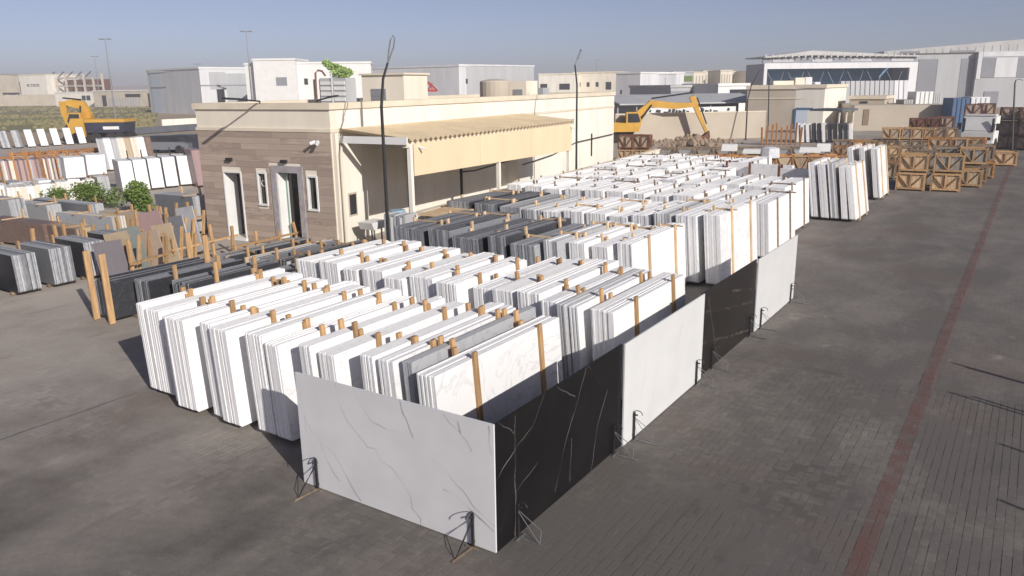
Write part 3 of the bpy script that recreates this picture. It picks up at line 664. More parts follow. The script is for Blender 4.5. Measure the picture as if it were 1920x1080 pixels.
for lab, px, pyb, top in (('thin lamp pole with leaning arm beyond the crates',1398,262,[(1402,185),(1409,160),(1424,132)]),('thin straight lamp pole before the beige block building',1440,248,[(1441,200),(1442,152),(1442,148)]),('dark lamp pole by the crates at the right edge',1898,282,[(1901,200),(1903,156),(1905,150)])):
    b = G(px,pyb); D0 = (b-CAM).dot(fwd)
    pts = [b+Vector((0,0,.03))]+[P(x_,y_,D0) for x_,y_ in top]
    e = pts[-1]; lamp_pole(lab, b, pts, [e,e+Vector((.25,0,.05)),e+Vector((.45,0,-.05))], .07, 'lamp poles beyond the slab yard')
# things beside the office corner
p = B2W(.75,.9); t = thing('wash_basin', 'small white basin on legs by the office corner', 'basin', p, BR)
MB().prism([(-.30,.62),(.30,.62),(.42,.86),(-.42,.86)],-.28,.28,'x').build('basin', M['white_paint'], t)
for sx_ in (-1,1):
    for sy_ in (-1,1): MB().box(sx_*.2-.02,sx_*.2+.02,sy_*.2-.02,sy_*.2+.02,0,.62).build('leg', M['steel_grey'], t)
p = B2W(3.0,-.75); t = thing('pallet_bin', 'grey slatted bin at the foot of the lamp pole', 'bin', p, BR)
for k in range(7): MB().box(-.36+k*.11,-.28+k*.11,-.3,.3,0,1.5-.04*(k%3)).build('slat', M[['clad_light','clad_mid','white_paint'][k%3]], t)
p = B2W(2.0,.55); t = thing('water_drum', 'pale blue drum under the canopy', 'drum', p)
MB().tube([(0,0,0),(0,0,.3),(0,0,.31),(0,0,.6),(0,0,.61),(0,0,1.0),(0,0,1.35)],[.3,.3,.32,.3,.32,.3,.24],14).build('drum', mat('blue_drum',(.30,.46,.58),(.25,.40,.52),2,.5), t, smooth=False)
p = B2W(4.0,-.6); t = thing('plywood_sheet', 'tan plywood sheet lying over the stacked slabs by the wall', 'plywood', p, BR)
MB().box(-.5,.6,0,2.4,1.44,1.48).box(-.4,-.3,.2,.3,0,1.44).box(.4,.5,2.1,2.2,0,1.44).box(-.4,-.3,2.1,2.2,0,1.44).box(.4,.5,.2,.3,0,1.44).build('board', M['wood_pale'], t)
# roof-top things
def roof_pt(px, D): 
    q = P(px, 170, D); return (q.x, q.y, 4.2)
t = thing('roof_cabin', 'cream stair cabin with a grey louvre on the office roof', 'roof cabin', B2W(-2.6,7.3,4.2), BR)
MB().box(-1.0,1.0,-.8,.9,0,1.35).build('wall', M['cream'], t)
MB().box(-1.08,1.08,-.88,.98,1.352,1.42).build('roof', M['cream_trim'], t)
for k in range(6): MB().box(-.55,.15,-.83,-.802,.25+k*.1,.33+k*.1).build('louvre', M['clad_mid'], t)
t = thing('condenser_unit', 'white louvred cooling unit on the office roof', 'cooling unit', B2W(-3.6,5.0,4.2), BR)
MB().box(-.62,.62,-.3,.3,.05,1.25).build('casing', M['clad_light'], t)
for k in range(5): MB().box(-.58,-.02,-.335,-.302,.2+k*.2,.33+k*.2).build('louvre', M['white_paint'], t)
for k in range(5): MB().box(.06,.58,-.335,-.302,.2+k*.2,.33+k*.2).build('louvre', M['white_paint'], t)
MB().box(-.6,-.5,-.28,.28,0,.048).box(.5,.6,-.28,.28,0,.048).build('foot', M['steel_grey'], t)
MB().box(-.03,.03,-.36,-.336,0,1.45).build('conduit', M['white_paint'], t)
t = thing('roof_tank', 'round tan water tank on the office roof', 'water tank', B2W(-2.0,14.8,4.2))
MB().tube([(0,0,0),(0,0,1.05),(0,0,1.12),(0,0,1.2)],[.72,.72,.66,.25],20).build('tank', M['beige_block'], t)
t = thing('roof_box', 'cream plant box beside the round roof tank', 'plant box', B2W(-1.6,16.4,4.2), BR)
MB().box(-.7,.8,-.6,.7,0,1.1).build('casing', M['cream'], t)
MB().box(.1,.6,-.63,-.602,.15,.7).build('louvre', M['clad_mid'], t)
t = thing('duct_unit', 'small white ducted unit on the far end of the roof', 'cooling unit', B2W(-1.5,18.6,4.2), BR)
MB().box(-.5,.5,-.4,.4,0,.75).build('casing', M['clad_light'], t); MB().box(-.35,.1,-.43,-.402,.15,.6).build('louvre', M['clad_mid'], t)

# ------------------------------------------------------------------ timber crates
def crate_parts(w_, d_, h_, wood, fill_):
    k = ('crate', w_, d_, h_, wood, fill_)
    if k in _cache: return _cache[k]
    s = .075; wm = M[wood]; res = []
    def pc(name, mb): res.append((name, mb.mesh(name, wm)))
    for x_ in (0, w_-s):
        for y_ in (0, d_-s): pc('corner_post', MB().box(x_, x_+s, y_, y_+s, 0, h_))
    for z_ in (.06, h_-.09):
        pc('rail', MB().box(s,w_-s,-.012,.03,z_,z_+.085)); pc('rail', MB().box(-.012,.03,s,d_-s,z_,z_+.085)); pc('rail', MB().box(w_-.03,w_+.012,s,d_-s,z_,z_+.085)); pc('rail', MB().box(s,w_-s,d_-.03,d_+.012,z_,z_+.085))
    fi = MB(); n = max(4, int(w_/.16))
    for i in range(n):
        a = .085+(w_-.17)*i/n; b = .085+(w_-.17)*(i+1)/n-.008
        fi.box(a, b, .06, d_-.06, .10, h_-.12-.05*((i*7)%4)/4)
    res.append(('stone_filling', fi.mesh('stone_filling', M[fill_])))
    pc('brace', MB().beam((.09,.008,h_-.12),(w_/2-.05,.008,.17),.03,.07,up=(0,1,0))); pc('brace', MB().beam((w_-.09,.008,h_-.12),(w_/2+.05,.008,.17),.03,.07,up=(0,1,0)))
    pc('upright', MB().box(w_/2-.04,w_/2+.04,-.014,.028,.147,h_-.092)); pc('upright', MB().box(w_-.028,w_+.014,d_/2-.04,d_/2+.04,.147,h_-.092))
    pc('brace', MB().beam((w_-.008,.09,h_-.12),(w_-.008,d_/2-.05,.17),.03,.07,up=(1,0,0))); pc('brace', MB().beam((w_-.008,d_-.09,h_-.12),(w_-.008,d_/2+.05,.17),.03,.07,up=(1,0,0)))
    _cache[k] = res; return res
def crate(label, group, x, y, z=0, rz=0, w_=1.25, d_=1.0, h_=.85, wood='wood', fill_='wood_pale', full=True):
    t = thing('timber_crate', label, 'crate', (x,y,z), rz, group)
    pp = crate_parts(w_, d_, h_, wood, fill_)
    for n, me in (pp if full else pp[:15]): put(n, me, t)
GC = 'timber stone crates at the end of the lane'
cr0 = G(1678,356)
for i, (lab, dx, dy, lv, wd, fl) in enumerate([
    ('pale timber crate at the front of the lane-side crates, lower left',0,0,0,'wood','wood_pale'),('pale timber crate stacked on the lower left one',.06,.02,1,'wood','wood_pale'),
    ('timber crate second from the left at the front of the lane-side crates',1.45,.3,0,'wood','wood_pale'),('tall slatted crate on the second lane-side crate',1.5,.35,1,'wood','rubble'),
    ('timber crate third along the lane edge, low',2.2,2.6,0,'wood','tan_stone'),('timber crate second row back, upper left',.3,2.2,1,'wood_old','rubble'),('timber crate second row back, lower left',.25,2.2,0,'wood_old','rubble'),
    ('timber crate fourth along the lane edge',2.3,4.8,0,'wood_old','tan_stone'),('timber crate on the fourth along the lane edge',2.2,4.9,1,'wood','rubble'),
    ('timber crate fifth along the lane edge',2.5,7.2,0,'wood_orange','tan_stone'),('timber crate on the fifth along the lane edge',2.4,7.3,1,'wood_old','rubble'),
    ('timber crate behind the lane-edge stack, left of centre',.9,5.2,1,'wood_old','rubble'),('lower timber crate behind the lane-edge stack, left of centre',.85,5.2,0,'wood_old','rubble'),
    ('solitary timber crate nearest the white truck',3.35,14.6,0,'wood','wood_pale'),('small timber crate left of the solitary one',1.9,12.6,0,'wood_old','tan_stone'),
    ('timber crate before the white truck with a pale top',2.0,10.2,0,'wood_orange','tan_stone')]):
    crate(lab, GC, cr0.x+dx, cr0.y+dy, lv*.872, R(4), wood=wd, fill_=fl)
GM = 'timber crates massed behind the lane-side ones'
k = 0
for (px0, px1, py, nn, lv) in ((1555,1660,318,5,1),(1560,1690,298,7,1),(1650,1755,284,6,2),(1760,1800,286,2,1),(1600,1690,334,4,1),(1735,1795,312,3,2),(1560,1650,284,5,1)):
    for i in range(nn):
        q = G(px0+(px1-px0)*i/(nn-1), py)
        for l_ in range(lv):
            lab = '%s timber crate from the left, %s level, %s bank of massed crates' % (ORD[i], ['lower','upper'][l_], ['near','second','third','rear right','nearest','lane-side','rear left'][[318,298,284,286,334,312].index(py) if not (py == 284 and px0 == 1560) else 6])
            crate(lab, GM, q.x, q.y, l_*.872, R(random.uniform(-6,10)), wood=random.choice(('wood','wood_old','wood_old','wood_orange')), fill_=random.choice(('rubble','tan_stone','wood_pale')), full=True)
# long low row of crates behind the white packs
GR = 'low crates in the long row behind the white packs'
A = G(1212,326); B_ = G(1545,326)
for i in range(12):
    q = A.lerp(B_, i/11)
    crate('orange-brown low crate, %s from the left in the long crate row' % ORD[i], GR, q.x, q.y, 0, math.atan2(B_.y-A.y,B_.x-A.x), 1.0, 1.0, 1.05, wood=random.choice(('wood_orange','wood_orange','wood')), fill_=random.choice(('wood_pale','tan_stone','wood_old')), full=False)
for i in range(9):
    q = G(1230+36*i, 306)
    crate('rubble-topped crate, %s from the left behind the long crate row' % ORD[i], GR, q.x, q.y, 0, R(12), 1.2, 1.2, 1.0, wood='wood_old', fill_=random.choice(('rubble','rubble','grey_stone')), full=False)
# wrapped and loose white blocks on the rear crates
for i, (px, py, w_, h_) in enumerate(((1352,283,.9,.4),(1392,288,1.3,.25),(1498,286,1.2,.3),(1530,284,.8,.45))):
    q = G(px, py, 1.0)
    t = thing('stone_block', 'pale stone block lying on the rear crates, %s from the left' % ORD[i], 'stone block', (q.x,q.y,1.0), R(12), 'pale blocks on the rear crates')
    MB().prism([(0,0),(w_,0),(w_,h_*.9),(w_*.9,h_),(.05,h_)],0,.7,'y').build('block', M['white'], t)
q = G(1443,296,.9); t = thing('wrapped_bundle', 'bright plastic-wrapped bundle above the long crate row', 'bundle', (q.x,q.y,.9), R(10))
MB().tube([(0,0,0),(0,0,.05),(0,0,.55),(0,0,.62)],[.5,.55,.5,.3],8).build('wrap', M['plastic_wrap'], t)
# brown crate stacks, left by the office corner and right by the truck
GB = 'dark brown crate stacks'
for i, (px, py, lv) in enumerate(((1157,306,2),(1186,306,2))):
    q = G(px, py)
    for l_ in range(lv): crate('dark brown crate past the office corner, %s stack, %s level' % (['left','right'][i], ['lower','upper'][l_]), GB, q.x, q.y, l_*.925, R(12), 1.05, 1.1, .90, wood=('wood_brown' if l_ else 'wood'), fill_='tan_stone')
for i, (px, py, lv, fl) in enumerate(((1700,268,2,'wood_brown'),(1727,266,2,'wood_brown'),(1752,264,2,'pink_stone'),(1868,279,3,'pink_stone'),(1903,281,3,'pink_stone'),(1935,283,3,'pink_stone'),(1802,262,3,'pink_stone'),(1826,260,3,'tan_stone'))):
    q = G(px, py)
    for l_ in range(lv):
        crate('brown crate, %s level of the %s stack from the left near the truck' % (['bottom','middle','top'][l_], ORD[i]), GB, q.x, q.y, l_*1.02, R(6), 1.35, 1.3, 1.0, wood='wood_brown', fill_=fl)
# rack of dark and pale slabs before the beige block building
GK = 'rack of upright slabs before the block building'
for i in range(11):
    q = G(1492+10*i, 268); t = thing('upright_slab', '%s upright slab, %s from the left before the block building' % (['white','dark'][i > 2 and i % 5 != 0], ORD[i]), 'stone slab', (q.x,q.y,0), R(8), GK)
    put('slab', slab_mesh(.22, 1.8, 1.55, M['white' if not (i > 2 and i % 5 != 0) else 'flat_dark']), t, (0,0,.04), rot=(0,-.1,0))
    put('skid', box_mesh('skid', .3, 1.8, .04, M['wood_old']), t, (0,0,0))
for i in range(9):
    q = G(1428+9*i, 272); t = thing('timber_stake', 'orange timber stake, %s from the left in the stake rack' % ORD[i], 'timber stake', (q.x,q.y,0), 0, 'orange stakes of the far rack')
    MB().beam((0,0,0),(.05*(i%3-1),0,1.45+.12*(i%4)),.14).build('stake', M['wood_orange'], t)

# ------------------------------------------------------------------ dark slab racks at the left
GD = 'dark granite packs at the left'
xx = [-13.05,-12.15,-11.25,-10.3,-9.35]
for i, x_ in enumerate(xx):
    pack('low dark granite pack with tall stakes, %s from the left in the near rack row' % ORD[i], GD, x_, 2.95+.35*i, 12, 2.6, .88, R(2), DK+['slate'], t=.045, posts=(-.06,.95) if i == 0 else (.25,.7), over=.60 if i == 0 else .3, bw=.14 if i == 0 else .09, jit=.05, loose=True, left_posts=(i==0))
for i, x_ in enumerate([-13.4,-12.5,-11.6,-10.7,-9.8]):
    pack('low dark granite pack, %s from the left in the rear rack row' % ORD[i], GD, x_, 6.5+.22*i, 10, 2.9, .72, R(3), DK+['slate','brown_stone','tan_stone','grey_stone'], t=.045, posts=(.2,.75), over=.14, bw=.07, jit=.12, wood=random.choice(('wood','wood_pale')), tie=.9, loose=True)
for i, y_ in enumerate((1.85,2.95,3.90,4.85,5.85)):
    pack('slate granite pack end-on to the open floor, %s from the left' % ORD[i], GD, -16.8-.05*i, y_, 13, 1.7, .98, R(2), ['dark_stone','slate'], t=.042, rz=R(90), posts=(.5,), over=.22, wood='wood', jit=.02, left_posts=False)
# coloured slabs leaning among the racks
for i, (px, py, w_, h_, mt, rz_, lab) in enumerate([(222,536,.9,1.25,'purple_stone',20,'mauve grey slab leaning beside the dark packs'),(243,533,.7,1.45,'tan_stone',24,'pale beige slab leaning behind the mauve one'),(262,512,.7,1.35,'sage_stone',24,'sage green slab leaning behind the beige one'),
    (288,508,1.0,1.2,'pink_stone',18,'pink granite slab leaning nearest the racks'),(296,470,.9,1.3,'rose_stone',18,'rose granite slab standing behind the pink one'),(322,500,.7,1.3,'tan_stone',18,'tan slab leaning right of the pink one'),(345,478,.6,1.25,'slate',12,'slate slab leaning near the office shadow'),(365,474,.7,1.5,'grey_stone',12,'light grey slab leaning near the office shadow')]):
    q = G(px, py); t = thing('leaning_slab', lab, 'stone slab', (q.x,q.y,0), R(rz_), 'coloured slabs leaning among the racks')
    put('slab', slab_mesh(.05, w_, h_, M[mt]), t, (w_*.5,0,.05), rot=(R(-10),0,R(90)))
    MB().beam((-.1,.10,0),(-.1,.34,h_*.9),.07).beam((.25,.10,0),(.25,.34,h_*.9),.07).build('prop', M['wood'], t)
    MB().box(-w_/2,w_/2,-.06,.12,0,.048).build('skid', M['wood_old'], t)
# long brown and grey packs farther left
GL = 'long packs behind the dark racks'
for i, (px, py, n, L_, H_, pal, rz_, lab) in enumerate([(150,478,10,3.2,.75,['brown_stone','tan_stone'],92,'long brown slab pack behind the dark end-on packs'),(90,470,10,3.2,.8,['brown_stone'],94,'long brown slab pack at the left edge behind the racks'),
    (300,452,9,3.0,.8,['grey_stone','tan_stone','cream_stone'],96,'mixed pale long pack left of the office shadow'),(218,455,9,3.0,.8,['grey_stone','tan_stone','cream_stone'],96,'mixed pale long pack behind the coloured slabs'),
    (175,424,10,4.0,.75,['grey_stone','slate'],93,'long light grey slab pack before the bushes'),(95,425,10,3.5,.75,['grey_stone'],93,'light grey slab pack left of the bushes'),(30,440,10,2.5,1.2,['slate','grey_stone'],92,'bluish grey slab pack at the left picture edge'),
    (372,440,10,2.0,1.3,['grey_stone','slate'],95,'grey slab pack in the shade of the office')]):
    q = G(px, py)
    pack(lab, GL, q.x, q.y, n, L_, H_, R(4), pal, t=.055, rz=R(rz_), posts=(.12,.6), over=.25, wood=random.choice(('wood','wood_pale')), tie=.8, left_posts=False)
# white blocks and packs in the middle distance
GP = 'white packs in the left yard'
for i, (px, py, lv, n, H_, L_) in enumerate([(132,382,2,9,.95,1.4),(172,374,2,9,.95,1.4),(60,392,1,12,1.0,1.6),(20,398,1,12,1.0,1.6),(100,386,1,9,1.0,1.4)]):
    q = G(px, py)
    for l_ in range(lv):
        if l_ == 0: pack('white block pack, %s of the low stacks behind the bushes, bottom tier' % ORD[i], GP, q.x, q.y, n, L_, H_, 0, ['white','cream_stone'], t=.09, rz=R(70), posts=(), z0=.06)
        else:
            rt, _ = pack('white block pack, %s of the low stacks behind the bushes, top tier' % ORD[i], GP, q.x, q.y, n, L_, H_, 0, ['white','white_vein'], t=.09, rz=R(70), posts=(), z0=.06)
            rt.location.z = 1.10
for i in range(6):
    q = G(232+27*i, 363-3.3*i)
    pack('upright white pack, %s from the left in the row left of the office' % ORD[i], GP, q.x, q.y, 8, 1.8, 1.55, R(3), ['white','white','white_vein'], t=.075, rz=R(68), posts=(.5,), over=.42, wood='steel_dark', bw=.10, left_posts=False)
q = G(372,352); pack('rose granite pack beside the office wall', GP, q.x, q.y, 5, 1.6, 1.9, R(5), ['rose_stone'], t=.09, rz=R(68), posts=())
for i, (mt) in enumerate(['grey_stone','white','grey_stone','cream_stone','tan_stone','cream_stone','white','brown_stone']):
    q = G(195+12.5*i, 322-.8*i)
    pack('tall standing slab pack, %s from the left behind the white row' % ORD[i], 'tall coloured packs in the left yard', q.x, q.y, 4, 1.5, 2.0, R(6), [mt], t=.10, rz=R(62), posts=())
for i in range(10):
    q = G(4+20*i, 330-1.5*i)
    crate('orange crate, %s from the left in the far left crate row' % ORD[i], 'orange crates in the left yard', q.x, q.y, 0, R(25), 1.1, 1.0, 1.35 if i % 3 else 1.15, wood='wood_orange', fill_=random.choice(('pink_stone','tan_stone','wood_brown')), full=False)
for i in range(5):
    q = G(12+26*i, 352-2*i)
    pack('mixed brown slab pack, %s from the left below the orange crates' % ORD[i], 'mixed brown packs in the left yard', q.x, q.y, 6, 1.5, 1.35, R(3), ['brown_stone','cream_stone','grey_stone','rose_stone'], t=.09, rz=R(70), posts=(.0,.9), over=.45, wood='wood_orange')
for i in range(7):
    q = G(6+24*i, 280-1.5*i)
    pack('%s slab pack, %s from the left before the scrub field' % (['dark','white'][i > 1], ORD[i]), 'far packs before the scrub field', q.x, q.y, 3, 1.4, 1.55, R(8), ['slate'] if i < 2 else ['white'], t=.20, rz=R(65), posts=())

for i in range(8):
    q = G(2+27*i, 392-2.2*i)
    pack('small %s pack, %s from the left in the low row before the bushes' % (['white','pale grey'][i % 3 == 1], ORD[i]), 'small packs before the bushes', q.x, q.y, 8, 1.4, .95+.1*(i%2), R(4), ['grey_stone'] if i % 3 == 1 else ['white'], t=.06, rz=R(75), posts=(.5,), over=.15, left_posts=False)
# timber frames standing among the racks
for px, py, n_, L_, hh, rz_, lab in ((205,482,3,1.8,1.3,100,'golden timber rack behind the mauve grey leaning slab'),(262,470,3,1.6,1.3,98,'golden timber rack behind the sage and pink leaning slabs'),(318,455,3,2.0,1.3,95,'golden timber rack behind the tan leaning slab'),(330,500,4,2.2,1.0,94,'golden timber rack right of the pink leaning slab'),(128,492,3,2.0,1.2,98,'golden timber rack behind the middle end-on slate packs'),(70,512,3,1.6,1.2,98,'golden timber rack behind the leftmost end-on slate packs'),(440,486,4,2.6,.75,92,'low golden timber rack before the office doors'),(255,540,2,1.1,1.3,100,'golden two-post timber rack just behind the tall stakes')):
    q = G(px, py); t = thing('timber_rack', lab, 'timber rack', (q.x,q.y,0), R(rz_), 'timber racks among the left packs')
    for k in range(n_): MB().beam((k*L_/(n_-1)+random.uniform(-.05,.05),random.uniform(-.04,.04),0),(k*L_/(n_-1)+random.uniform(-.09,.09),random.uniform(-.1,.1),hh*random.uniform(.8,1.1)),.085,.07).build('post', M['wood'], t)
    MB().beam((-.15,-.075,hh*.52),(L_+.15,-.075,hh*.56),.05,.06).build('rail', M['wood'], t)
# ------------------------------------------------------------------ bushes
def leaf_ball(mb, c, rad, n, size, squash=.8):
    for _ in range(n):
        d = Vector((random.gauss(0,1),random.gauss(0,1),random.gauss(0,1))).normalized()
        rr = random.random()**.45
        p = Vector(c) + Vector((d.x*rad*rr, d.y*rad*rr, d.z*rad*rr*squash))
        a = Vector((random.gauss(0,1),random.gauss(0,1),random.gauss(0,.6))).normalized(); b = a.cross(Vector((random.gauss(0,1),random.gauss(0,1),random.gauss(0,1)))).normalized()
        s_ = size*random.uniform(.6,1.3)
        mb.add([p-a*s_, p+b*s_*.5, p+a*s_, p-b*s_*.5], [(0,1,2,3)])
def bush(label, p, rad, hgt, leaf, name='green_bush', n=900, trunk=.3):
    t = thing(name, label, 'bush', (p.x,p.y,0), 0, 'green bushes in the left yard')
    cr_ = MB()
    for k in range(9):
        a = random.uniform(0,6.28); rr = rad*random.uniform(.15,.7)
        leaf_ball(cr_, (math.cos(a)*rr, math.sin(a)*rr, trunk+hgt*random.uniform(.2,.85)), rad*random.uniform(.25,.5), n//9, .065)
    cr_.build('crown', M[leaf], t)
    st = MB()
    for k in range(5):
        a = k*1.26; st.tube([(0.04*math.cos(a),.04*math.sin(a),0),(.2*rad*math.cos(a),.2*rad*math.sin(a),trunk+.2*hgt),(.5*rad*math.cos(a),.5*rad*math.sin(a),trunk+.65*hgt)],[.04,.03,.012],5)
    st.build('trunk', M['bark'], t)
bush('round bright green bush nearest the office', G(262,404), 1.0, 1.1, 'leaf', n=3600, trunk=.2)
bush('sprawling green bush, middle of the three', G(185,392), 1.25, .9, 'leaf', n=3200, trunk=.12)
bush('low green bush at the left before the white blocks', G(112,388), 1.0, .7, 'leaf', n=1800, trunk=.1)

# ------------------------------------------------------------------ excavators and trucks
def excavator(label, loc, rz, boom_pts, stick_pts, group, s=1.0, cab_side=1, bucket=True, fat=1.0):
    t = thing('excavator', label, 'excavator', loc, rz, group)
    for sy in (-1,1):
        poly = [(-1.9,.25),(-1.6,0),(1.6,0),(1.9,.25),(1.9,.55),(1.6,.8),(-1.6,.8),(-1.9,.55)]
        MB().prism([(a*s,b*s) for a,b in poly], (sy*1.15-.3)*s, (sy*1.15+.3)*s, 'y').build('track', M['rubber'], t)
    MB().box(-.7*s,.7*s,-.85*s,.85*s,.35*s,1.0*s).build('undercarriage', M['steel_dark'], t)
    MB().prism([(a*s,b*s) for a,b in [(-2.2,1.05),(1.2,1.05),(1.2,1.45),(.1,1.9),(-1.9,2.0),(-2.2,1.8)]], -1.25*s, 1.25*s, 'y').build('house', M['yellow'], t)
    cb = MB().prism([(a*s,b*s) for a,b in [(-.1,1.46),(1.3,1.46),(1.42,2.1),(1.1,2.95),(-.1,2.95)]], (cab_side*.8-.42)*s, (cab_side*.8+.42)*s, 'y').build('cab', M['yellow'], t)
    MB().prism([(a*s,b*s) for a,b in [(.05,1.95),(1.2,1.95),(1.30,2.1),(1.02,2.82),(.05,2.82)]], (cab_side*.8-.435)*s, (cab_side*.8+.435)*s, 'y').build('window', M['window_dark'], cb)
    def arm(pts, ws, hs_):
        mb = MB(); vs_ = []; 
        for i, p in enumerate(pts):
            a = Vector(pts[max(i-1,0)]); b = Vector(pts[min(i+1,len(pts)-1)]); d = (b-a).normalized(); nrm = Vector((-d.z,0,d.x))
            p = Vector(p); h = hs_[i]/2; w_ = ws/2
            vs_ += [p+nrm*h+Vector((0,w_,0)), p+nrm*h-Vector((0,w_,0)), p-nrm*h-Vector((0,w_,0)), p-nrm*h+Vector((0,w_,0))]
        fs_ = [(0,1,2,3),tuple(len(vs_)-4+k for k in (3,2,1,0))]
        for i in range(len(pts)-1):
            for k in range(4): fs_.append((i*4+k,i*4+(k+1)%4,(i+1)*4+(k+1)%4,(i+1)*4+k))
        return mb.add(vs_, fs_)
    n = len(boom_pts)
    arm(boom_pts, .5*s, [(.42+.28*math.sin(math.pi*k/(n-1)))*s*fat for k in range(n)]).build('boom', M['yellow'], t)
    arm(stick_pts, .4*s, [.6*s*fat]+[.45*s*fat]*(len(stick_pts)-2)+[.25*s*fat]).build('stick', M['yellow'], t)
    b0 = Vector(boom_pts[0]); bm = Vector(boom_pts[n//2]); be = Vector(boom_pts[-1]); s0 = Vector(stick_pts[0]); s1 = Vector(stick_pts[-1])
    for sy in (-1,1): MB().tube([b0+Vector((.6*s,sy*.38*s,-.1*s)), bm+Vector((0,sy*.38*s,-.1*s))], .08*s, 6).build('lift_cylinder', M['steel_dark'], t)
    MB().tube([bm+Vector((0,0,.5*s)), s0+Vector((0,0,.35*s))], .08*s, 6).build('stick_cylinder', M['steel_dark'], t)
    MB().tube([s0+(s1-s0)*.1+Vector((.35*s,0,.2*s)), s0+(s1-s0)*.8+Vector((.3*s,0,.1*s))], .07*s, 6).build('bucket_cylinder', M['steel_dark'], t)
    if bucket:
        e = s1
        MB().prism([(e.x+a*s,e.z+b*s) for a,b in [(.2,.1),(.3,-.5),(-.1,-.95),(-.8,-.9),(-.95,-.5),(-.3,-.35)]], -.5*s, .5*s, 'y').build('bucket', M['wood_brown'], t)
    return t
# near-office excavator: base left of the wall, boom reaching right
eb = G(1172,266); ang = math.atan2(rgt.y, rgt.x)
eD = (eb-CAM).dot(fwd)
def loc_e(px, py):
    q = P(px, py, eD); d = q-eb; return (d.x*math.cos(ang)+d.y*math.sin(ang), 0, q.z)
t_e = excavator('yellow excavator beyond the office with its boom arched to the right', (eb.x,eb.y,0), ang,
    [loc_e(1178,236), loc_e(1196,212), loc_e(1218,194), loc_e(1262,198), loc_e(1296,196)], [loc_e(1293,180), loc_e(1303,205), loc_e(1323,247)], 'yellow excavators', .9, -1, True)
MB().box(-3.0,-1.4,-1.3,-1.16,.95,1.75).build('side_panel', M['teal'], t_e)
# left excavator with folded boom
el = G(168,266); eD2 = (el-CAM).dot(fwd)
def loc_l(px, py):
    q = P(px, py, eD2); d = q-el; return (d.x*math.cos(ang+math.pi)+d.y*math.sin(ang+math.pi), 0, q.z)
excavator('yellow excavator with folded boom before the scrub field', (el.x,el.y,0), ang+math.pi,
    [loc_l(170,236), loc_l(172,215), loc_l(163,196), loc_l(150,194), loc_l(136,192)], [loc_l(129,190), loc_l(129,212), loc_l(134,236)], 'yellow excavators', 1.0, 1, True, 1.25)
# dump truck beside it
tp = G(212,266); t = thing('dump_truck', 'dark dump truck with yellow-edged body beside the left excavator', 'truck', (tp.x,tp.y,0), ang)
MB().prism([(-1.9,1.0),(1.8,1.0),(2.0,2.0),(-2.0,2.0)], -1.2, 1.2, 'y').build('dump_body', M['navy'], t)
MB().box(-2.02,2.02,-1.22,1.22,2.001,2.3).build('side_board', M['yellow'], t)
MB().box(-.2,1.4,-1.24,-1.222,1.3,1.6).build('white_marking', M['white_paint'], t)
MB().box(-2.0,2.0,-.5,.5,.55,.995).build('chassis', M['steel_dark'], t)
MB().prism([(-2.1,.6),(-3.6,.6),(-3.7,1.6),(-3.4,2.4),(-2.1,2.4)], -1.15, 1.15, 'y').build('cab', M['yellow'], t)
for x_ in (-3.0,-1.0,.5,1.4):
    for sy in (-1,1): MB().tube([(x_,sy*1.2-.15,.5),(x_,sy*1.2+.15,.5)], .5, 14).build('wheel', M['rubber'], t)
# white truck at the end of the lane, cab towards the camera
tp = G(1828,283); t = thing('flatbed_truck', 'white truck facing the camera at the end of the lane', 'truck', (tp.x,tp.y,0), R(172))
cab = MB().prism([(0.0,.55),(0.0,1.35),(.25,2.45),(1.7,2.5),(1.7,.55)], -1.05, 1.05, 'x').mesh('cab', M['white_paint'])
# profile is in (y,z): front at y=0
co = put('cab', cab, t, rot=(0,0,R(180)))
MB().add([(-.85,-.015,1.42),(.85,-.015,1.42),(.82,-.235,2.32),(-.82,-.235,2.32)],[(0,1,2,3)]).build('windscreen', M['clad_mid'], t)
MB().box(-1.0,-.86,-.06,.05,1.38,2.35).box(.86,1.0,-.06,.05,1.38,2.35).build('pillar', M['window_dark'], t)
MB().box(-.9,.9,.002,.05,.75,1.0).build('grille', M['window_dark'], t)
for sx_ in (-1,1):
    MB().box(sx_*.85-.14,sx_*.85+.14,.002,.06,.62,.8).build('headlight', M['white_paint'], t)
    MB().box(sx_*1.25-.12,sx_*1.25+.12,-.1,.0,1.5,2.0).box(sx_*1.1-.05,sx_*1.1+.05,-.06,-.03,1.9,1.95).build('mirror', M['rubber'], t)
    for y_ in (-.9,-4.2): MB().tube([(sx_*.95-.14,y_,.46),(sx_*.95+.14,y_,.46)], .46, 14).build('wheel', M['rubber'], t)
MB().box(-1.1,1.1,.0,.12,.42,.62).build('bumper', M['white_paint'], t)
MB().box(-1.15,1.15,-5.4,-1.75,.85,1.0).box(-.4,.4,-5.2,-1.75,.5,.85).build('flatbed', M['steel_dark'], t)
MB().box(-1.0,1.0,-1.0,-.3,2.505,2.62).build('roof_beacon', M['white_paint'], t)

# stake poles outside the right edge that throw the thin shadows
for i, (tx, ty, hgt) in enumerate(((3.76,9.65,2.6),(3.98,9.50,2.3),(3.81,7.99,2.6),(4.15,7.98,2.2),(4.62,6.16,2.4),(4.68,4.33,2.3))):
    ln_ = hgt/math.tan(SUN_EL); bx = tx+.921*ln_; by = ty-.39*ln_
    t = thing('rack_stake', 'thin steel rack stake right of the lane, %s from the far end' % ORD[i], 'stake', (bx,by,0), 0, 'steel stakes right of the lane')
    MB().tube([(0,0,.02),(0,0,hgt)], .028, 6).build('stake', M['steel_dark'], t); MB().box(-.12,.12,-.12,.12,0,.02).build('base_plate', M['steel_dark'], t)

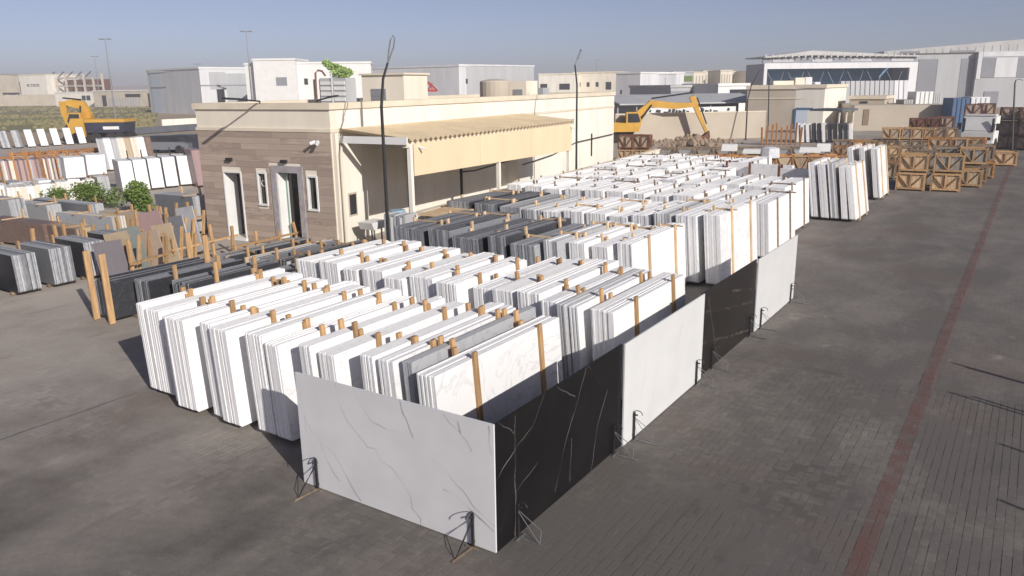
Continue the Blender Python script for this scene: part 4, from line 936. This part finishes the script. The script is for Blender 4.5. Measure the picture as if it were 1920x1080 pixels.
# ------------------------------------------------------------------ far buildings
def site(px0, D0, px1, D1, ytop):
    a = P(px0, 160, D0); b = P(px1, 160, D1); a.z = 0; b.z = 0
    h = P(px0, ytop, D0).z
    return a, (b-a).length, math.atan2(b.y-a.y, b.x-a.x), h
def far_building(name, label, px0, D0, px1, D1, ytop, depth, wall, roofm, wins=(), winm='window_dark', cat='building', parapet=True, gable=0.0, band=None, group=None, panels=()):
    a, w_, rz, h = site(px0, D0, px1, D1, ytop)
    t = thing(name, label, cat, (a.x,a.y,-.1), rz, group)
    if gable:
        MB().prism([(0,0),(w_,0),(w_,h),(w_/2,h+gable),(0,h)], 0, depth, 'y').build('wall', M[wall], t)
        MB().add([(-.3,-.3,h-.02),(w_/2,-.3,h+gable+.03),(w_/2,depth+.3,h+gable+.03),(-.3,depth+.3,h-.02),(w_+.3,-.3,h-.02),(w_+.3,depth+.3,h-.02),
                  (-.3,-.3,h+.2),(w_/2,-.3,h+gable+.25),(w_/2,depth+.3,h+gable+.25),(-.3,depth+.3,h+.2),(w_+.3,-.3,h+.2),(w_+.3,depth+.3,h+.2)],
                 [(0,1,2,3),(1,4,5,2),(6,9,8,7),(7,8,11,10),(0,6,7,1),(1,7,10,4),(3,2,8,9),(2,5,11,8),(0,3,9,6),(4,10,11,5)]).build('roof', M[roofm], t)
    else:
        MB().box(0,w_,0,depth,0,h).build('wall', M[wall], t)
        if parapet: MB().box(-.15,w_+.15,-.15,depth+.15,h+.001,h+.35).build('roof', M[roofm], t)
    for (u0_,u1_,v0_,v1_) in wins:      # fractions of width, of height
        o = MB().box(u0_*w_,u1_*w_,-.06,-.004,v0_*h,v1_*h).build('window', M[winm], t)
    for (u0_,u1_,v0_,v1_,mt) in panels:
        MB().box(u0_*w_,u1_*w_,-.05,-.003,v0_*h,v1_*h).build('wall_panel', M[mt], t)
    if band: MB().box(0,w_,-.07,-.005,band[0]*h,band[0]*h+band[1]).build('band', M[band[2]], t)
    # pale end return towards the sun
    return t, w_, h
GF = 'industrial buildings beyond the yard'
# left far: long shed, sign building, frame, low white sheds
far_building('long_shed', 'long pale ribbed shed at the left edge of the skyline', -40, 310, 38, 305, 142, 25, 'sand_wall', 'roof_sheet', [(.55,.95,.30,.42)], group=GF, gable=.6)
t, w_, h = far_building('sign_building', 'cream building with small dark lettering at the far left', 38, 300, 88, 296, 141, 15, 'cream_white', 'cream_trim', group=GF)
x_ = .25*w_
for k in range(8):
    if k == 2: x_ += .45; continue
    lw_ = w_*.045; z_ = h*.62
    lt = MB().box(x_, x_+lw_*.3, -.05, -.004, z_, z_+.95)
    if k % 2: lt.box(x_+lw_*.3, x_+lw_, -.05, -.004, z_+.65, z_+.95).box(x_+lw_*.3, x_+lw_, -.05, -.004, z_, z_+.2)
    else: lt.box(x_+lw_*.7, x_+lw_, -.05, -.004, z_, z_+.95).box(x_+lw_*.3, x_+lw_*.7, -.05, -.004, z_+.4, z_+.6)
    lt.build('letter', M['window_dark'], t); x_ += lw_*1.45
# boundary wall of the scrub field
a, w_, rz, h = site(-60, 285, 100, 280, 178)
t = thing('field_wall', 'long pale wall behind the scrub field', 'wall', (a.x,a.y,-.1), rz)
for k in range(9): MB().box(w_*k/9+.03, w_*(k+1)/9-.03, 0, .3, 0, h*.98).build('panel', M['sand_wall'], t)
for k in range(10): MB().box(w_*k/9-.15, w_*k/9+.15, -.06, .36, 0, h*1.02).build('pillar', M['sand_wall'], t)
# open steel frame under construction
a, w_, rz, h = site(90, 300, 192, 296, 145)
t = thing('steel_frame', 'unfinished concrete and steel frame with dark openings on the left skyline', 'building frame', (a.x,a.y,-.1), rz)
MB().box(0,w_,5,5.5,0,h*.92).build('back_wall', M['wood_brown'], t)
for k in range(7): MB().box(w_*k/6-.3,w_*k/6+.3,0,.6,0,h*(1.0 if k % 2 else 1.12)).build('column', M['sand_wall'], t)
for z_ in (.40,.68,.97): MB().box(0,w_,.05,.5,h*z_-.3,h*z_+.3).build('beam', M['concrete'], t)
for k in range(5): MB().beam((w_*k/6+.5,.3,h*.98),(w_*(k+1)/6-.4,.3,h*1.2),.25).build('rafter', M['steel_dark'], t)
far_building('low_shed', 'low white shed with dark windows behind the left excavator', 100, 262, 172, 258, 174, 12, 'cream_white', 'white_paint', [(.7,.80,.45,.8),(.82,.92,.45,.8)], group=GF)
t, w_, h = far_building('low_shed', 'low white shed with slatted gate left of the pale warehouse', 172, 250, 284, 240, 171, 12, 'sand_wall', 'white_paint', [(.15,.22,.05,.75),(.55,.8,.62,.82),(.92,1.0,0,.85)], group=GF)
for k in range(12): MB().box(w_*(.26+.045*k),w_*(.285+.045*k),-.06,-.004,.05*h,.55*h).build('gate_slat', M['clad_light'], t)
# pale warehouse
t, w_, h = far_building('warehouse', 'large pale blue-white warehouse left of the office roof', 283, 180, 376, 165, 136, 30, 'clad_blue', 'clad_white', band=(.62,.25,'clad_mid'), group=GF, gable=0)
t, w_, h = far_building('warehouse', 'white warehouse front with pillars beside the pale blue one', 376, 164, 470, 172, 128, 26, 'clad_white', 'white_paint', [(.30,.45,.15,.55)], group=GF, band=(.62,.25,'clad_mid'), panels=[(.18,.5,.55,.93,'clad_light'),(.5,.98,.2,.9,'clad_light')])
far_building('white_office', 'tall white two-storey office block behind the office roof', 462, 150, 560, 150, 121, 14, 'white_paint', 'white_paint', [(.50,.74,.62,.80)], 'clad_mid', group=GF)
far_building('white_office', 'raised white stair block on the two-storey office', 478, 148.5, 556, 148.5, 113, 10, 'white_paint', 'white_paint', [(.52,.78,.55,.7)], 'clad_mid', group=GF)
far_building('white_office', 'white wing with narrow windows right of the two-storey office', 560, 150, 697, 152, 119, 14, 'white_paint', 'white_paint', [(.08,.13,.6,.72),(.20,.23,.1,.7),(.28,.31,.1,.7)], group=GF)
far_building('grey_warehouse', 'long grey warehouse with paired windows behind the roof tank', 700, 215, 861, 195, 128, 30, 'clad_light', 'clad_white', [(.02,.10,.60,.70),(.18,.34,.60,.70),(.66,.78,.60,.70),(.82,.94,.60,.70)], group=GF, gable=0, parapet=True)
far_building('grey_warehouse', 'white gable end of the long grey warehouse', 861, 194.5, 965, 215, 124, 30, 'clad_white', 'clad_white', [(.11,.18,.58,.7),(.20,.27,.58,.7),(.29,.36,.58,.7),(.20,.36,.30,.42)], group=GF)
far_building('cream_block', 'low cream block with dark windows right of the roof tank', 1010, 210, 1075, 208, 140, 20, 'cream_white', 'cream', [(.05,.25,.5,.7),(.6,.9,.5,.7)], group=GF)
far_building('cream_block', 'long cream block with small windows beyond the far office end', 1075, 220, 1160, 216, 137, 20, 'cream', 'cream_trim', [(.1,.16,.55,.7),(.3,.36,.55,.7),(.5,.56,.55,.7),(.72,.84,.45,.7)], group=GF)
far_building('white_shed', 'white shed with slit windows right of the office end', 1155, 180, 1200, 176, 138, 20, 'clad_white', 'white_paint', [(.2,.26,.4,.52),(.7,.74,.42,.5)], group=GF)
far_building('white_shed', 'pale grey shed above the arched excavator boom', 1200, 190, 1230, 188, 141, 18, 'clad_light', 'clad_white', [(.5,.6,.6,.75)], group=GF)
far_building('white_shed', 'white shed with one downpipe above the excavator boom', 1230, 182, 1264, 181, 139, 18, 'clad_white', 'white_paint', [(.5,.52,.1,.9)], 'clad_mid', group=GF)
far_building('green_window_block', 'grey block with a long green window beyond the excavator', 1262, 200, 1300, 200, 136, 18, 'clad_light', 'clad_light', [(.1,.35,.72,.9),(.42,.95,.72,.9)], 'leaf', group=GF)
for i, (p0, p1, yt, D_) in enumerate(((1296,1322,136,230),(1318,1352,134,250),(1350,1372,133,225),(1370,1400,135,240),(1398,1432,134,230))):
    t, w_, h = far_building('apartment_block', 'far cream apartment block, %s from the left beyond the excavator' % ORD[i], p0, D_, p1, D_, yt, 15, 'cream', 'cream_trim', [(.1+.22*k,.18+.22*k,.55+.0*k,.9) for k in range(4)], 'beige_block', group='far apartment blocks')
far_building('grey_hall', 'low grey hall with white roof edge behind the boundary wall', 1258, 110, 1350, 112, 163, 14, 'clad_light', 'roof_sheet', group=GF, panels=[(.0,.98,.5,.9,'clad_mid')])
far_building('white_kiosk', 'small white block with a dark shutter behind the boundary wall', 1347, 106, 1404, 108, 160, 8, 'white_paint', 'white_paint', [(.38,1.0,.62,.9)], group=GF)
# open shelter and boundary wall
a, w_, rz, h = site(1160, 88, 1436, 92, 182)
t = thing('open_shelter', 'long open shelter with a flat grey roof behind the boundary wall', 'shelter', (a.x,a.y,0), rz)
MB().add([(0,-.5,h-.9),(w_,-.5,h-.9),(w_,6,h),(0,6,h),(0,-.5,h-.75),(w_,-.5,h-.75),(w_,6,h+.15),(0,6,h+.15)],[(0,3,2,1),(4,5,6,7),(0,1,5,4),(1,2,6,5),(2,3,7,6),(3,0,4,7)]).build('roof', M['clad_light'], t)
for k in range(9): MB().box(w_*k/8-.08,w_*k/8+.08,.1,.26,0,h-.9).build('post', M['steel_grey'], t)
MB().box(0,w_,6.1,6.3,0,h-.1).build('back_wall', M['clad_mid'], t)
a, w_, rz, h = site(1155, 70, 1440, 73, 216)
t = thing('boundary_wall', 'long beige boundary wall behind the excavator', 'wall', (a.x,a.y,0), rz)
MB().box(0,w_,0,.25,0,h).build('wall', M['beige_block'], t); MB().box(0,w_,-.05,.3,h+.001,h+.1).build('coping', M['cream_trim'], t)
a, w_, rz, h = site(1205, 76, 1382, 78, 203)
t = thing('banner', 'long white banner with dark script marks above the boundary wall', 'banner', (a.x,a.y,0), rz)
hb = P(1205,203,76).z; lb = P(1205,216,76).z-.15
for k in (0,.33,.66,1): MB().box(w_*k-.05,w_*k+.05,.06,.14,0,hb).build('post', M['steel_grey'], t)
MB().box(0,w_,0,.05,lb,hb).build('sheet', M['white_paint'], t)
for i, (a0, a1, zz, hh) in enumerate([(.02,.04,.45,.3),(.07,.09,.5,.3),(.14,.19,.45,.35),(.22,.27,.35,.2),(.27,.30,.45,.4),(.31,.34,.4,.5),(.345,.37,.35,.4),(.375,.41,.3,.4),(.42,.45,.35,.45),(.46,.49,.3,.3),(.62,.65,.4,.5),(.66,.70,.35,.3),(.71,.73,.3,.45),(.75,.80,.35,.25),(.90,.93,.5,.35)]):
    z_ = lb+(hb-lb)*zz; MB().add([(w_*a0,-.008,z_),(w_*a1,-.008,z_-.03),(w_*a1+.1,-.008,z_+(hb-lb)*hh*.7),(w_*a0+.12,-.008,z_+(hb-lb)*hh)],[(0,1,2,3)]).build('lettering', M['window_dark'], t)
# beige block building with roller door
t, w_, h = far_building('block_building', 'beige flat-roofed block building with a blue-framed roller door', 1402, 88, 1548, 84, 166, 9, 'beige_block', 'cream_trim', group=GF, band=(.76,.12,'cream_trim'))
MB().box(.66*w_,.94*w_,-.1,-.002,0,.50*h).build('roller_door', M['clad_blue'], t)
MB().box(.64*w_,.66*w_,-.14,-.002,0,.53*h).box(.94*w_,.96*w_,-.14,-.002,0,.53*h).box(.66*w_,.94*w_,-.14,-.002,.50*h,.55*h).build('door_frame', M['blue_paint'], t)
far_building('block_building', 'white side block joined to the beige block building', 1548, 83.8, 1588, 92, 163, 8, 'cream_white', 'cream_trim', group=GF)
for i, (p0, p1, yt) in enumerate(((1450,1488,150),(1491,1510,144),(1508,1522,143),(1528,1538,152))):
    a, w_, rz, h = site(p0, 90, p1, 90, yt); hb0 = P(1480,160,90).z
    t = thing('roof_unit', 'plant unit on the beige block building, %s from the left' % ORD[i], 'plant unit', (a.x,a.y,hb0-.1), rz, 'plant units on the block building')
    MB().box(0,w_,0,1.4,0,h-hb0).box(.1,w_-.1,-.04,-.002,.15,(h-hb0)*.6).build('casing', M['cream' if i < 2 else 'clad_white'], t)
# sunken low building and tent right of it
far_building('low_beige_building', 'low long beige building with roof clutter before the big warehouse', 1606, 82, 1790, 80, 196, 9, 'beige_block', 'beige_block', [(.10,.16,.25,.85)], 'wood_old', group=GF, parapet=False)
far_building('low_beige_building', 'small beige block with a dark slot left of the roof clutter', 1596, 88, 1662, 86, 184, 5, 'beige_block', 'cream_trim', [(.3,.52,.85,.92)], group=GF)
for i, (p0, p1, yt, mt) in enumerate(((1698,1716,187,'concrete'),(1719,1752,172,'white_paint'),(1753,1768,174,'clad_light'),(1790,1822,184,'blue_paint'),(1824,1860,182,'clad_white'))):
    a, w_, rz, h = site(p0, 84 if i < 3 else 78, p1, 84 if i < 3 else 78, yt); zb = P(1700,196,81).z-.05 if i < 3 else 0
    t = thing('tank_unit', '%s unit, %s from the left before the big warehouse' % (['grey round','white square','pale small','blue covered','white low'][i], ORD[i]), 'storage unit', (a.x,a.y,zb), rz, 'units before the big warehouse')
    MB().box(0,w_,0,1.8,0,h-zb).build('body', M[mt], t)
    for k in range(4): MB().box(w_*k/4+.02,w_*k/4+.1,-.05,-.002,0,(h-zb)*.97).build('rib', M['clad_light' if i != 3 else 'navy'], t)
a, w_, rz, h = site(1580, 76, 1606, 78, 205)
t = thing('carport', 'small dark-roofed shelter right of the block building', 'shelter', (a.x,a.y,0), rz)
MB().box(-.3,w_+.2,-.3,3,h-.2,h).build('roof', M['road_dark'], t)
for x_ in (0,w_*.5,w_): MB().box(x_-.07,x_+.07,0,.14,0,h-.2).build('post', M['cream'], t)
# big hangar with open front
a, w_, rz, h = site(1430, 142, 1716, 146, 108)
t = thing('hangar', 'wide hangar with deep blue open front and white portal frame', 'hangar', (a.x,a.y,-.1), rz)
hb = P(1430,119,142).z
MB().box(0,w_,7,7.4,0,hb).build('back_wall', M['hangar_in'], t); MB().box(0,.4,.6,7,0,hb).build('side_wall', M['clad_light'], t); MB().box(w_-.4,w_,.6,7,0,hb).build('side_wall', M['clad_light'], t)
MB().box(0,w_,-.2,.4,hb-.9,hb+.1).box(0,.6,-.2,.4,0,hb-.9).box(w_-1.6,w_,-.2,.4,0,hb-.9).build('portal_frame', M['clad_white'], t)
MB().box(0,w_,.45,.8,hb+.1,h+.2).build('fascia', M['clad_mid'], t)
for (a0,a1) in ((.06,.19),(.31,.44),(.56,.70),(.83,.98)): MB().box(a0*w_,a1*w_,.36,.445,hb+.25,hb+.75).build('fascia_panel', M['clad_light'], t)
for k in range(7):
    x_ = w_*(.03+.13*k); MB().beam((x_,1.0,hb-.9),(x_+2.2,1.0,hb-4.5),.07).build('truss_brace', M['clad_mid'], t); MB().beam((x_+3.6,1.0,hb-.9),(x_+2.4,1.0,hb-4.5),.07).build('truss_brace', M['clad_mid'], t)
MB().add([(-.1,-.3,h+.2),(w_*.30,-.3,h+1.2),(w_+.1,-.3,h+.2),(w_+.1,8,h+.2),(w_*.30,8,h+1.2),(-.1,8,h+.2),(-.1,-.3,h),(w_*.30,-.3,h+.4),(w_+.1,-.3,h),(w_+.1,8,h),(-.1,8,h)],[(0,5,4,1),(1,4,3,2),(0,1,7,6),(1,2,8,7),(2,3,9,8),(5,0,6,10),(6,7,8,9,10)]).build('roof', M['roof_sheet'], t)
for k in range(24): MB().box(w_*k/24,w_*k/24+.3,-.36,-.31,h+.02,h+.55).build('roof_rib', M['roof_sheet'], t)
for k in range(14):
    x_ = w_*(.50+.032*k); MB().add([(x_,-.9,0),(x_+.75,-.9,0),(x_+.55,-.7,hb*.62),(x_-.25,-.7,hb*.62),(x_,-.6,0),(x_+.75,-.6,0),(x_+.55,-.4,hb*.62),(x_-.25,-.4,hb*.62)],[(0,1,2,3),(7,6,5,4),(0,4,5,1),(1,5,6,2),(2,6,7,3),(3,7,4,0)]).build('curtain_sheet', M['clad_white' if k > 10 else 'clad_light'], t)
# grey warehouse at the right
a, w_, rz, h = site(1655, 153, 1990, 147, 97)
t = thing('big_warehouse', 'big grey-panelled warehouse filling the right skyline', 'warehouse', (a.x,a.y,-.1), rz)
MB().box(0,w_,0,8,0,h).build('wall', M['clad_light'], t)
for (a0,a1,v0,v1,mt) in ((.194,.30,0,.86,'clad_mid'),(.302,.43,0,.86,'clad_light'),(.432,.508,0,.86,'clad_mid')):
    MB().box(a0*w_,a1*w_,-.12,-.004,v0*h,v1*h).build('wall_panel', M[mt], t)
MB().box(w_*.51,w_+1,-1.2,-.13,0,h*.97).build('projecting_bay', M['clad_light'], t)
for (a0,a1,v0,v1,mt) in ((.512,.535,.5,.965,'clad_white'),(.537,.61,.52,.86,'clad_mid'),(.612,.73,.52,.86,'clad_white'),(.732,1.0,.52,.86,'clad_mid'),(.537,1.02,.88,.965,'clad_white'),(.57,.65,.05,.28,'clad_mid')):
    MB().box(a0*w_,a1*w_,-1.32,-1.204,v0*h,v1*h).build('wall_panel', M[mt], t)
MB().add([(-.4,-.4,h+.1),(w_*.8,-.4,h+1.9),(w_*1.3,-.4,h+.7),(w_*1.3,9,h+.7),(w_*.8,9,h+1.9),(-.4,9,h+.1),(-.4,-.4,h-.4),(w_*1.3,-.4,h-.4),(w_*1.3,9,h-.4),(-.4,9,h-.4)],[(0,5,4,1),(1,4,3,2),(0,1,2,7,6),(5,0,6,9),(2,3,8,7)]).build('roof', M['roof_sheet'], t)
for k in range(26): MB().box(w_*k/22,w_*k/22+.3,-.46,-.41,h-.3,h+.05+1.5*k/26).build('roof_rib', M['clad_light'], t)
for (a0,a1) in ((.08,.19),(.36,.50)): MB().box(a0*w_,a1*w_,-.50,-.412,h-.30,h+.05).build('vent_strip', M['clad_mid'], t)
# crane-like red machine and green tree behind the office roof
q = P(765,170,120); t = thing('red_lattice_boom', 'red and orange folded lattice boom behind the office roof', 'crane', (q.x,q.y,0), ang)
z0_ = P(765,172,120).z; z1_ = P(765,150,120).z
MB().box(.2,1.2,-.5,.5,0,z0_).build('mast', M['steel_grey'], t)
for k in range(6):
    MB().beam((.65*k-.1,0,z0_+.3),(.65*k+.5,0,z1_-.1*k),.16).build('lattice_bar', M['red_paint_m'], t); MB().beam((.65*k+.5,0,z0_+.3),(.65*k-.1,0,z1_-.1*k),.16).build('lattice_bar', M['red_paint_m'], t)
MB().beam((-.3,0,z0_+.2),(4.4,0,z0_+.1),.3).beam((-.2,0,z1_),(3.2,0,z1_-.4),.25).beam((3.2,0,z1_-.4),(4.5,0,z0_+.1),.25).build('chord', M['red_paint_m'], t)
MB().beam((-.3,0.3,z0_+.8),(2.4,.3,z0_+.9),.3).build('chord', M['wood_orange'], t)
q = P(640,160,110); t = thing('tree', 'bright green leafy tree showing above the office roof', 'tree', (q.x,q.y,0))
cr_ = MB(); zt = P(615,118,110).z
for (px, py, rr) in ((612,118,.45),(620,124,.55),(630,128,.65),(640,132,.65),(652,136,.6),(645,140,.7),(630,138,.7)):
    c = P(px,py,110); leaf_ball(cr_, (c.x-q.x,c.y-q.y,c.z), rr*1.25, 220, .24)
cr_.build('crown', M['leaf_pale'], t)
MB().tube([(0,0,0),(.1,0,2.5),(-.1,0,5),(-.6,.2,6.3)],[.25,.2,.14,.06],8).tube([(0,0,4.5),(.8,.1,6.0)],[.1,.04],6).build('trunk', M['bark'], t)
q = P(600,165,100); t = thing('pipe_bend', 'rust-red bent pipe beside the white roof louvres', 'pipe', (q.x,q.y,0), ang)
zz = P(600,165,100).z; zt = P(600,132,100).z
MB().tube([(-.5,0,0),(-.5,0,zz),(-.45,0,zt-.3),(-.1,0,zt),(.4,0,zt-.1),(.8,0,zt-.7)],.13,8).build('pipe', M['wood_brown'], t)

# light masts on the skyline
for i, (px, ytop, D_, lab) in enumerate(((209,74,150,'tall pale light mast before the left skyline'),(185,106,260,'distant short light mast at the left skyline'),(471,60,150,'tall light mast with two lamps beside the white office block'),(375,120,230,'distant mast over the pale warehouse'),(1118,112,300,'faint light mast right of the far lamp pole'))):
    q = P(px, 165, D_); zt = P(px, ytop, D_).z
    t = thing('light_mast', lab, 'light mast', (q.x,q.y,-.1), ang, 'light masts on the skyline')
    MB().tube([(0,0,0),(0,0,zt*.5),(0,0,zt)],[.16,.12,.07],8).build('mast', M['steel_grey'], t)
    MB().box(-1.1,-.3,-.25,.25,zt-.05,zt+.12).box(.3,1.1,-.25,.25,zt-.05,zt+.12).box(-.3,.3,-.05,.05,zt,zt+.07).build('lamp_head', M['steel_grey'], t)

# ------------------------------------------------------------------ scrub field, far road, sand hills
fa = [P(-120,150,400) for _ in range(1)]
pts = [G(-260,246), G(120,246), G(285,240), G(300,204), G(120,196), G(-200,197)]
sf = MB().add([(p.x,p.y,-.06) for p in pts], [tuple(range(len(pts)))]).build('scrub_field', M['dry_grass']); tag(sf, 'dry scrubby field at the left', kind='structure')
tf = MB()
for _ in range(5200):
    px = random.uniform(-60,290); py = random.uniform(200,243); q = G(px,py)
    if noise.noise(Vector((q.x*.05,q.y*.05,0))) < -.15: continue
    s_ = random.uniform(.12,.4); a = random.uniform(0,3.14); dx, dy = math.cos(a)*s_, math.sin(a)*s_
    tf.add([(q.x-dx,q.y-dy,-.06),(q.x+dx,q.y+dy,-.06),(q.x+dx*.5,q.y+dy*.5,s_*.8),(q.x-dx*.6,q.y-dy*.6,s_*.7)],[(0,1,2,3)])
tag(tf.build('scrub_grass', M['dry_grass']), 'tufts of dry scrub grass', 'grass', kind='stuff')
a = G(236,253); b = G(372,243); rz = math.atan2(b.y-a.y,b.x-a.x); ll = (b-a).length
t = thing('kerb_wall', 'dark grey low wall running right of the dump truck', 'wall', (a.x,a.y,0), rz)
for k in range(6): MB().box(ll*k/6,ll*(k+1)/6-.04,0,.3,0,.75).build('panel', M['road_dark'], t)
a = G(305,236); b = G(385,232); rz = math.atan2(b.y-a.y,b.x-a.x); ll = (b-a).length
t = thing('kerb_wall', 'pale low wall behind the dark one, left of the office', 'wall', (a.x,a.y,0), rz)
for k in range(4): MB().box(ll*k/4,ll*(k+1)/4-.04,0,.3,0,.9).build('panel', M['cream_white'], t)
for i, (px, py) in enumerate(((315,286),(360,284))):
    q = G(px,py); t = thing('parked_car', 'dark %s parked car left of the office' % ['grey','blue'][i], 'car', (q.x,q.y,0), ang, 'cars left of the office')
    MB().prism([(-2.1,.3),(2.1,.3),(2.1,.75),(1.4,.9),(-2.0,.95)],-.85,.85,'y').build('body', M['slate' if i == 0 else 'navy'], t)
    MB().prism([(-1.7,.951),(1.0,.90),(.4,1.4),(-1.2,1.42)],-.75,.75,'y').build('cabin', M['window_dark'], t)
    for x_ in (-1.3,1.3):
        for sy in (-1,1): MB().tube([(x_,sy*.75-.1,.32),(x_,sy*.75+.1,.32)],.32,12).build('wheel', M['rubber'], t)
hl = MB(); n = 60
for k in range(n+1):
    px = -200+2400*k/n; q = P(px, 160, 900); zt = 5 + 4.5*(.5+.5*noise.noise(Vector((k*.35,2,0)))) + (3 if px < 420 else 0)
    q2 = P(px, 160, 1300)
    hl.v += [(q.x,q.y,-.1),(q.x*.8+q2.x*.2,q.y*.8+q2.y*.2,zt),(q2.x,q2.y,zt*.8)]
hl.f = [(3*k,3*k+3,3*k+4,3*k+1) for k in range(n)]+[(3*k+1,3*k+4,3*k+5,3*k+2) for k in range(n)]; hl.m = [0]*len(hl.f)
tag(hl.build('hills', M['desert'], smooth=True), 'low sandy rise on the horizon', kind='structure')

# rubble heap under the excavator boom
rb = MB()
for _ in range(170):
    px = random.gauss(1300,30); py = random.uniform(262,276); q = G(px,py); s_ = random.uniform(.1,.32)
    hgt = max(0, .45-abs(px-1300)/90)*random.random()
    rb.add([(q.x-s_,q.y-s_*.6,hgt-.1),(q.x+s_*.7,q.y-s_,hgt-.1),(q.x+s_,q.y+s_*.8,hgt-.1),(q.x-s_*.6,q.y+s_,hgt-.1),(q.x-s_*.3,q.y,hgt+s_*1.1),(q.x+s_*.5,q.y+s_*.2,hgt+s_*.8)],[(0,1,4),(1,5,4),(1,2,5),(2,3,5),(3,4,5),(3,0,4)])
tag(rb.build('rubble_heap', M['wood_old']), 'brown stone rubble heaped under the excavator boom', 'rubble', kind='stuff')

# ------------------------------------------------------------------ haze
hm = bpy.data.materials.new('haze'); hm.use_nodes = True; hn = hm.node_tree; hn.nodes.clear()
ho = hn.nodes.new('ShaderNodeOutputMaterial'); pv = hn.nodes.new('ShaderNodeVolumePrincipled')
pv.inputs['Color'].default_value = (.86,.86,.92,1); pv.inputs['Density'].default_value = HAZE
hn.links.new(pv.outputs[0], ho.inputs['Volume'])
hz = MB().box(-3010,3010,-410,3010,-1.1,16.5).build('haze', hm); tag(hz, 'thin pale dusty haze', kind='stuff')
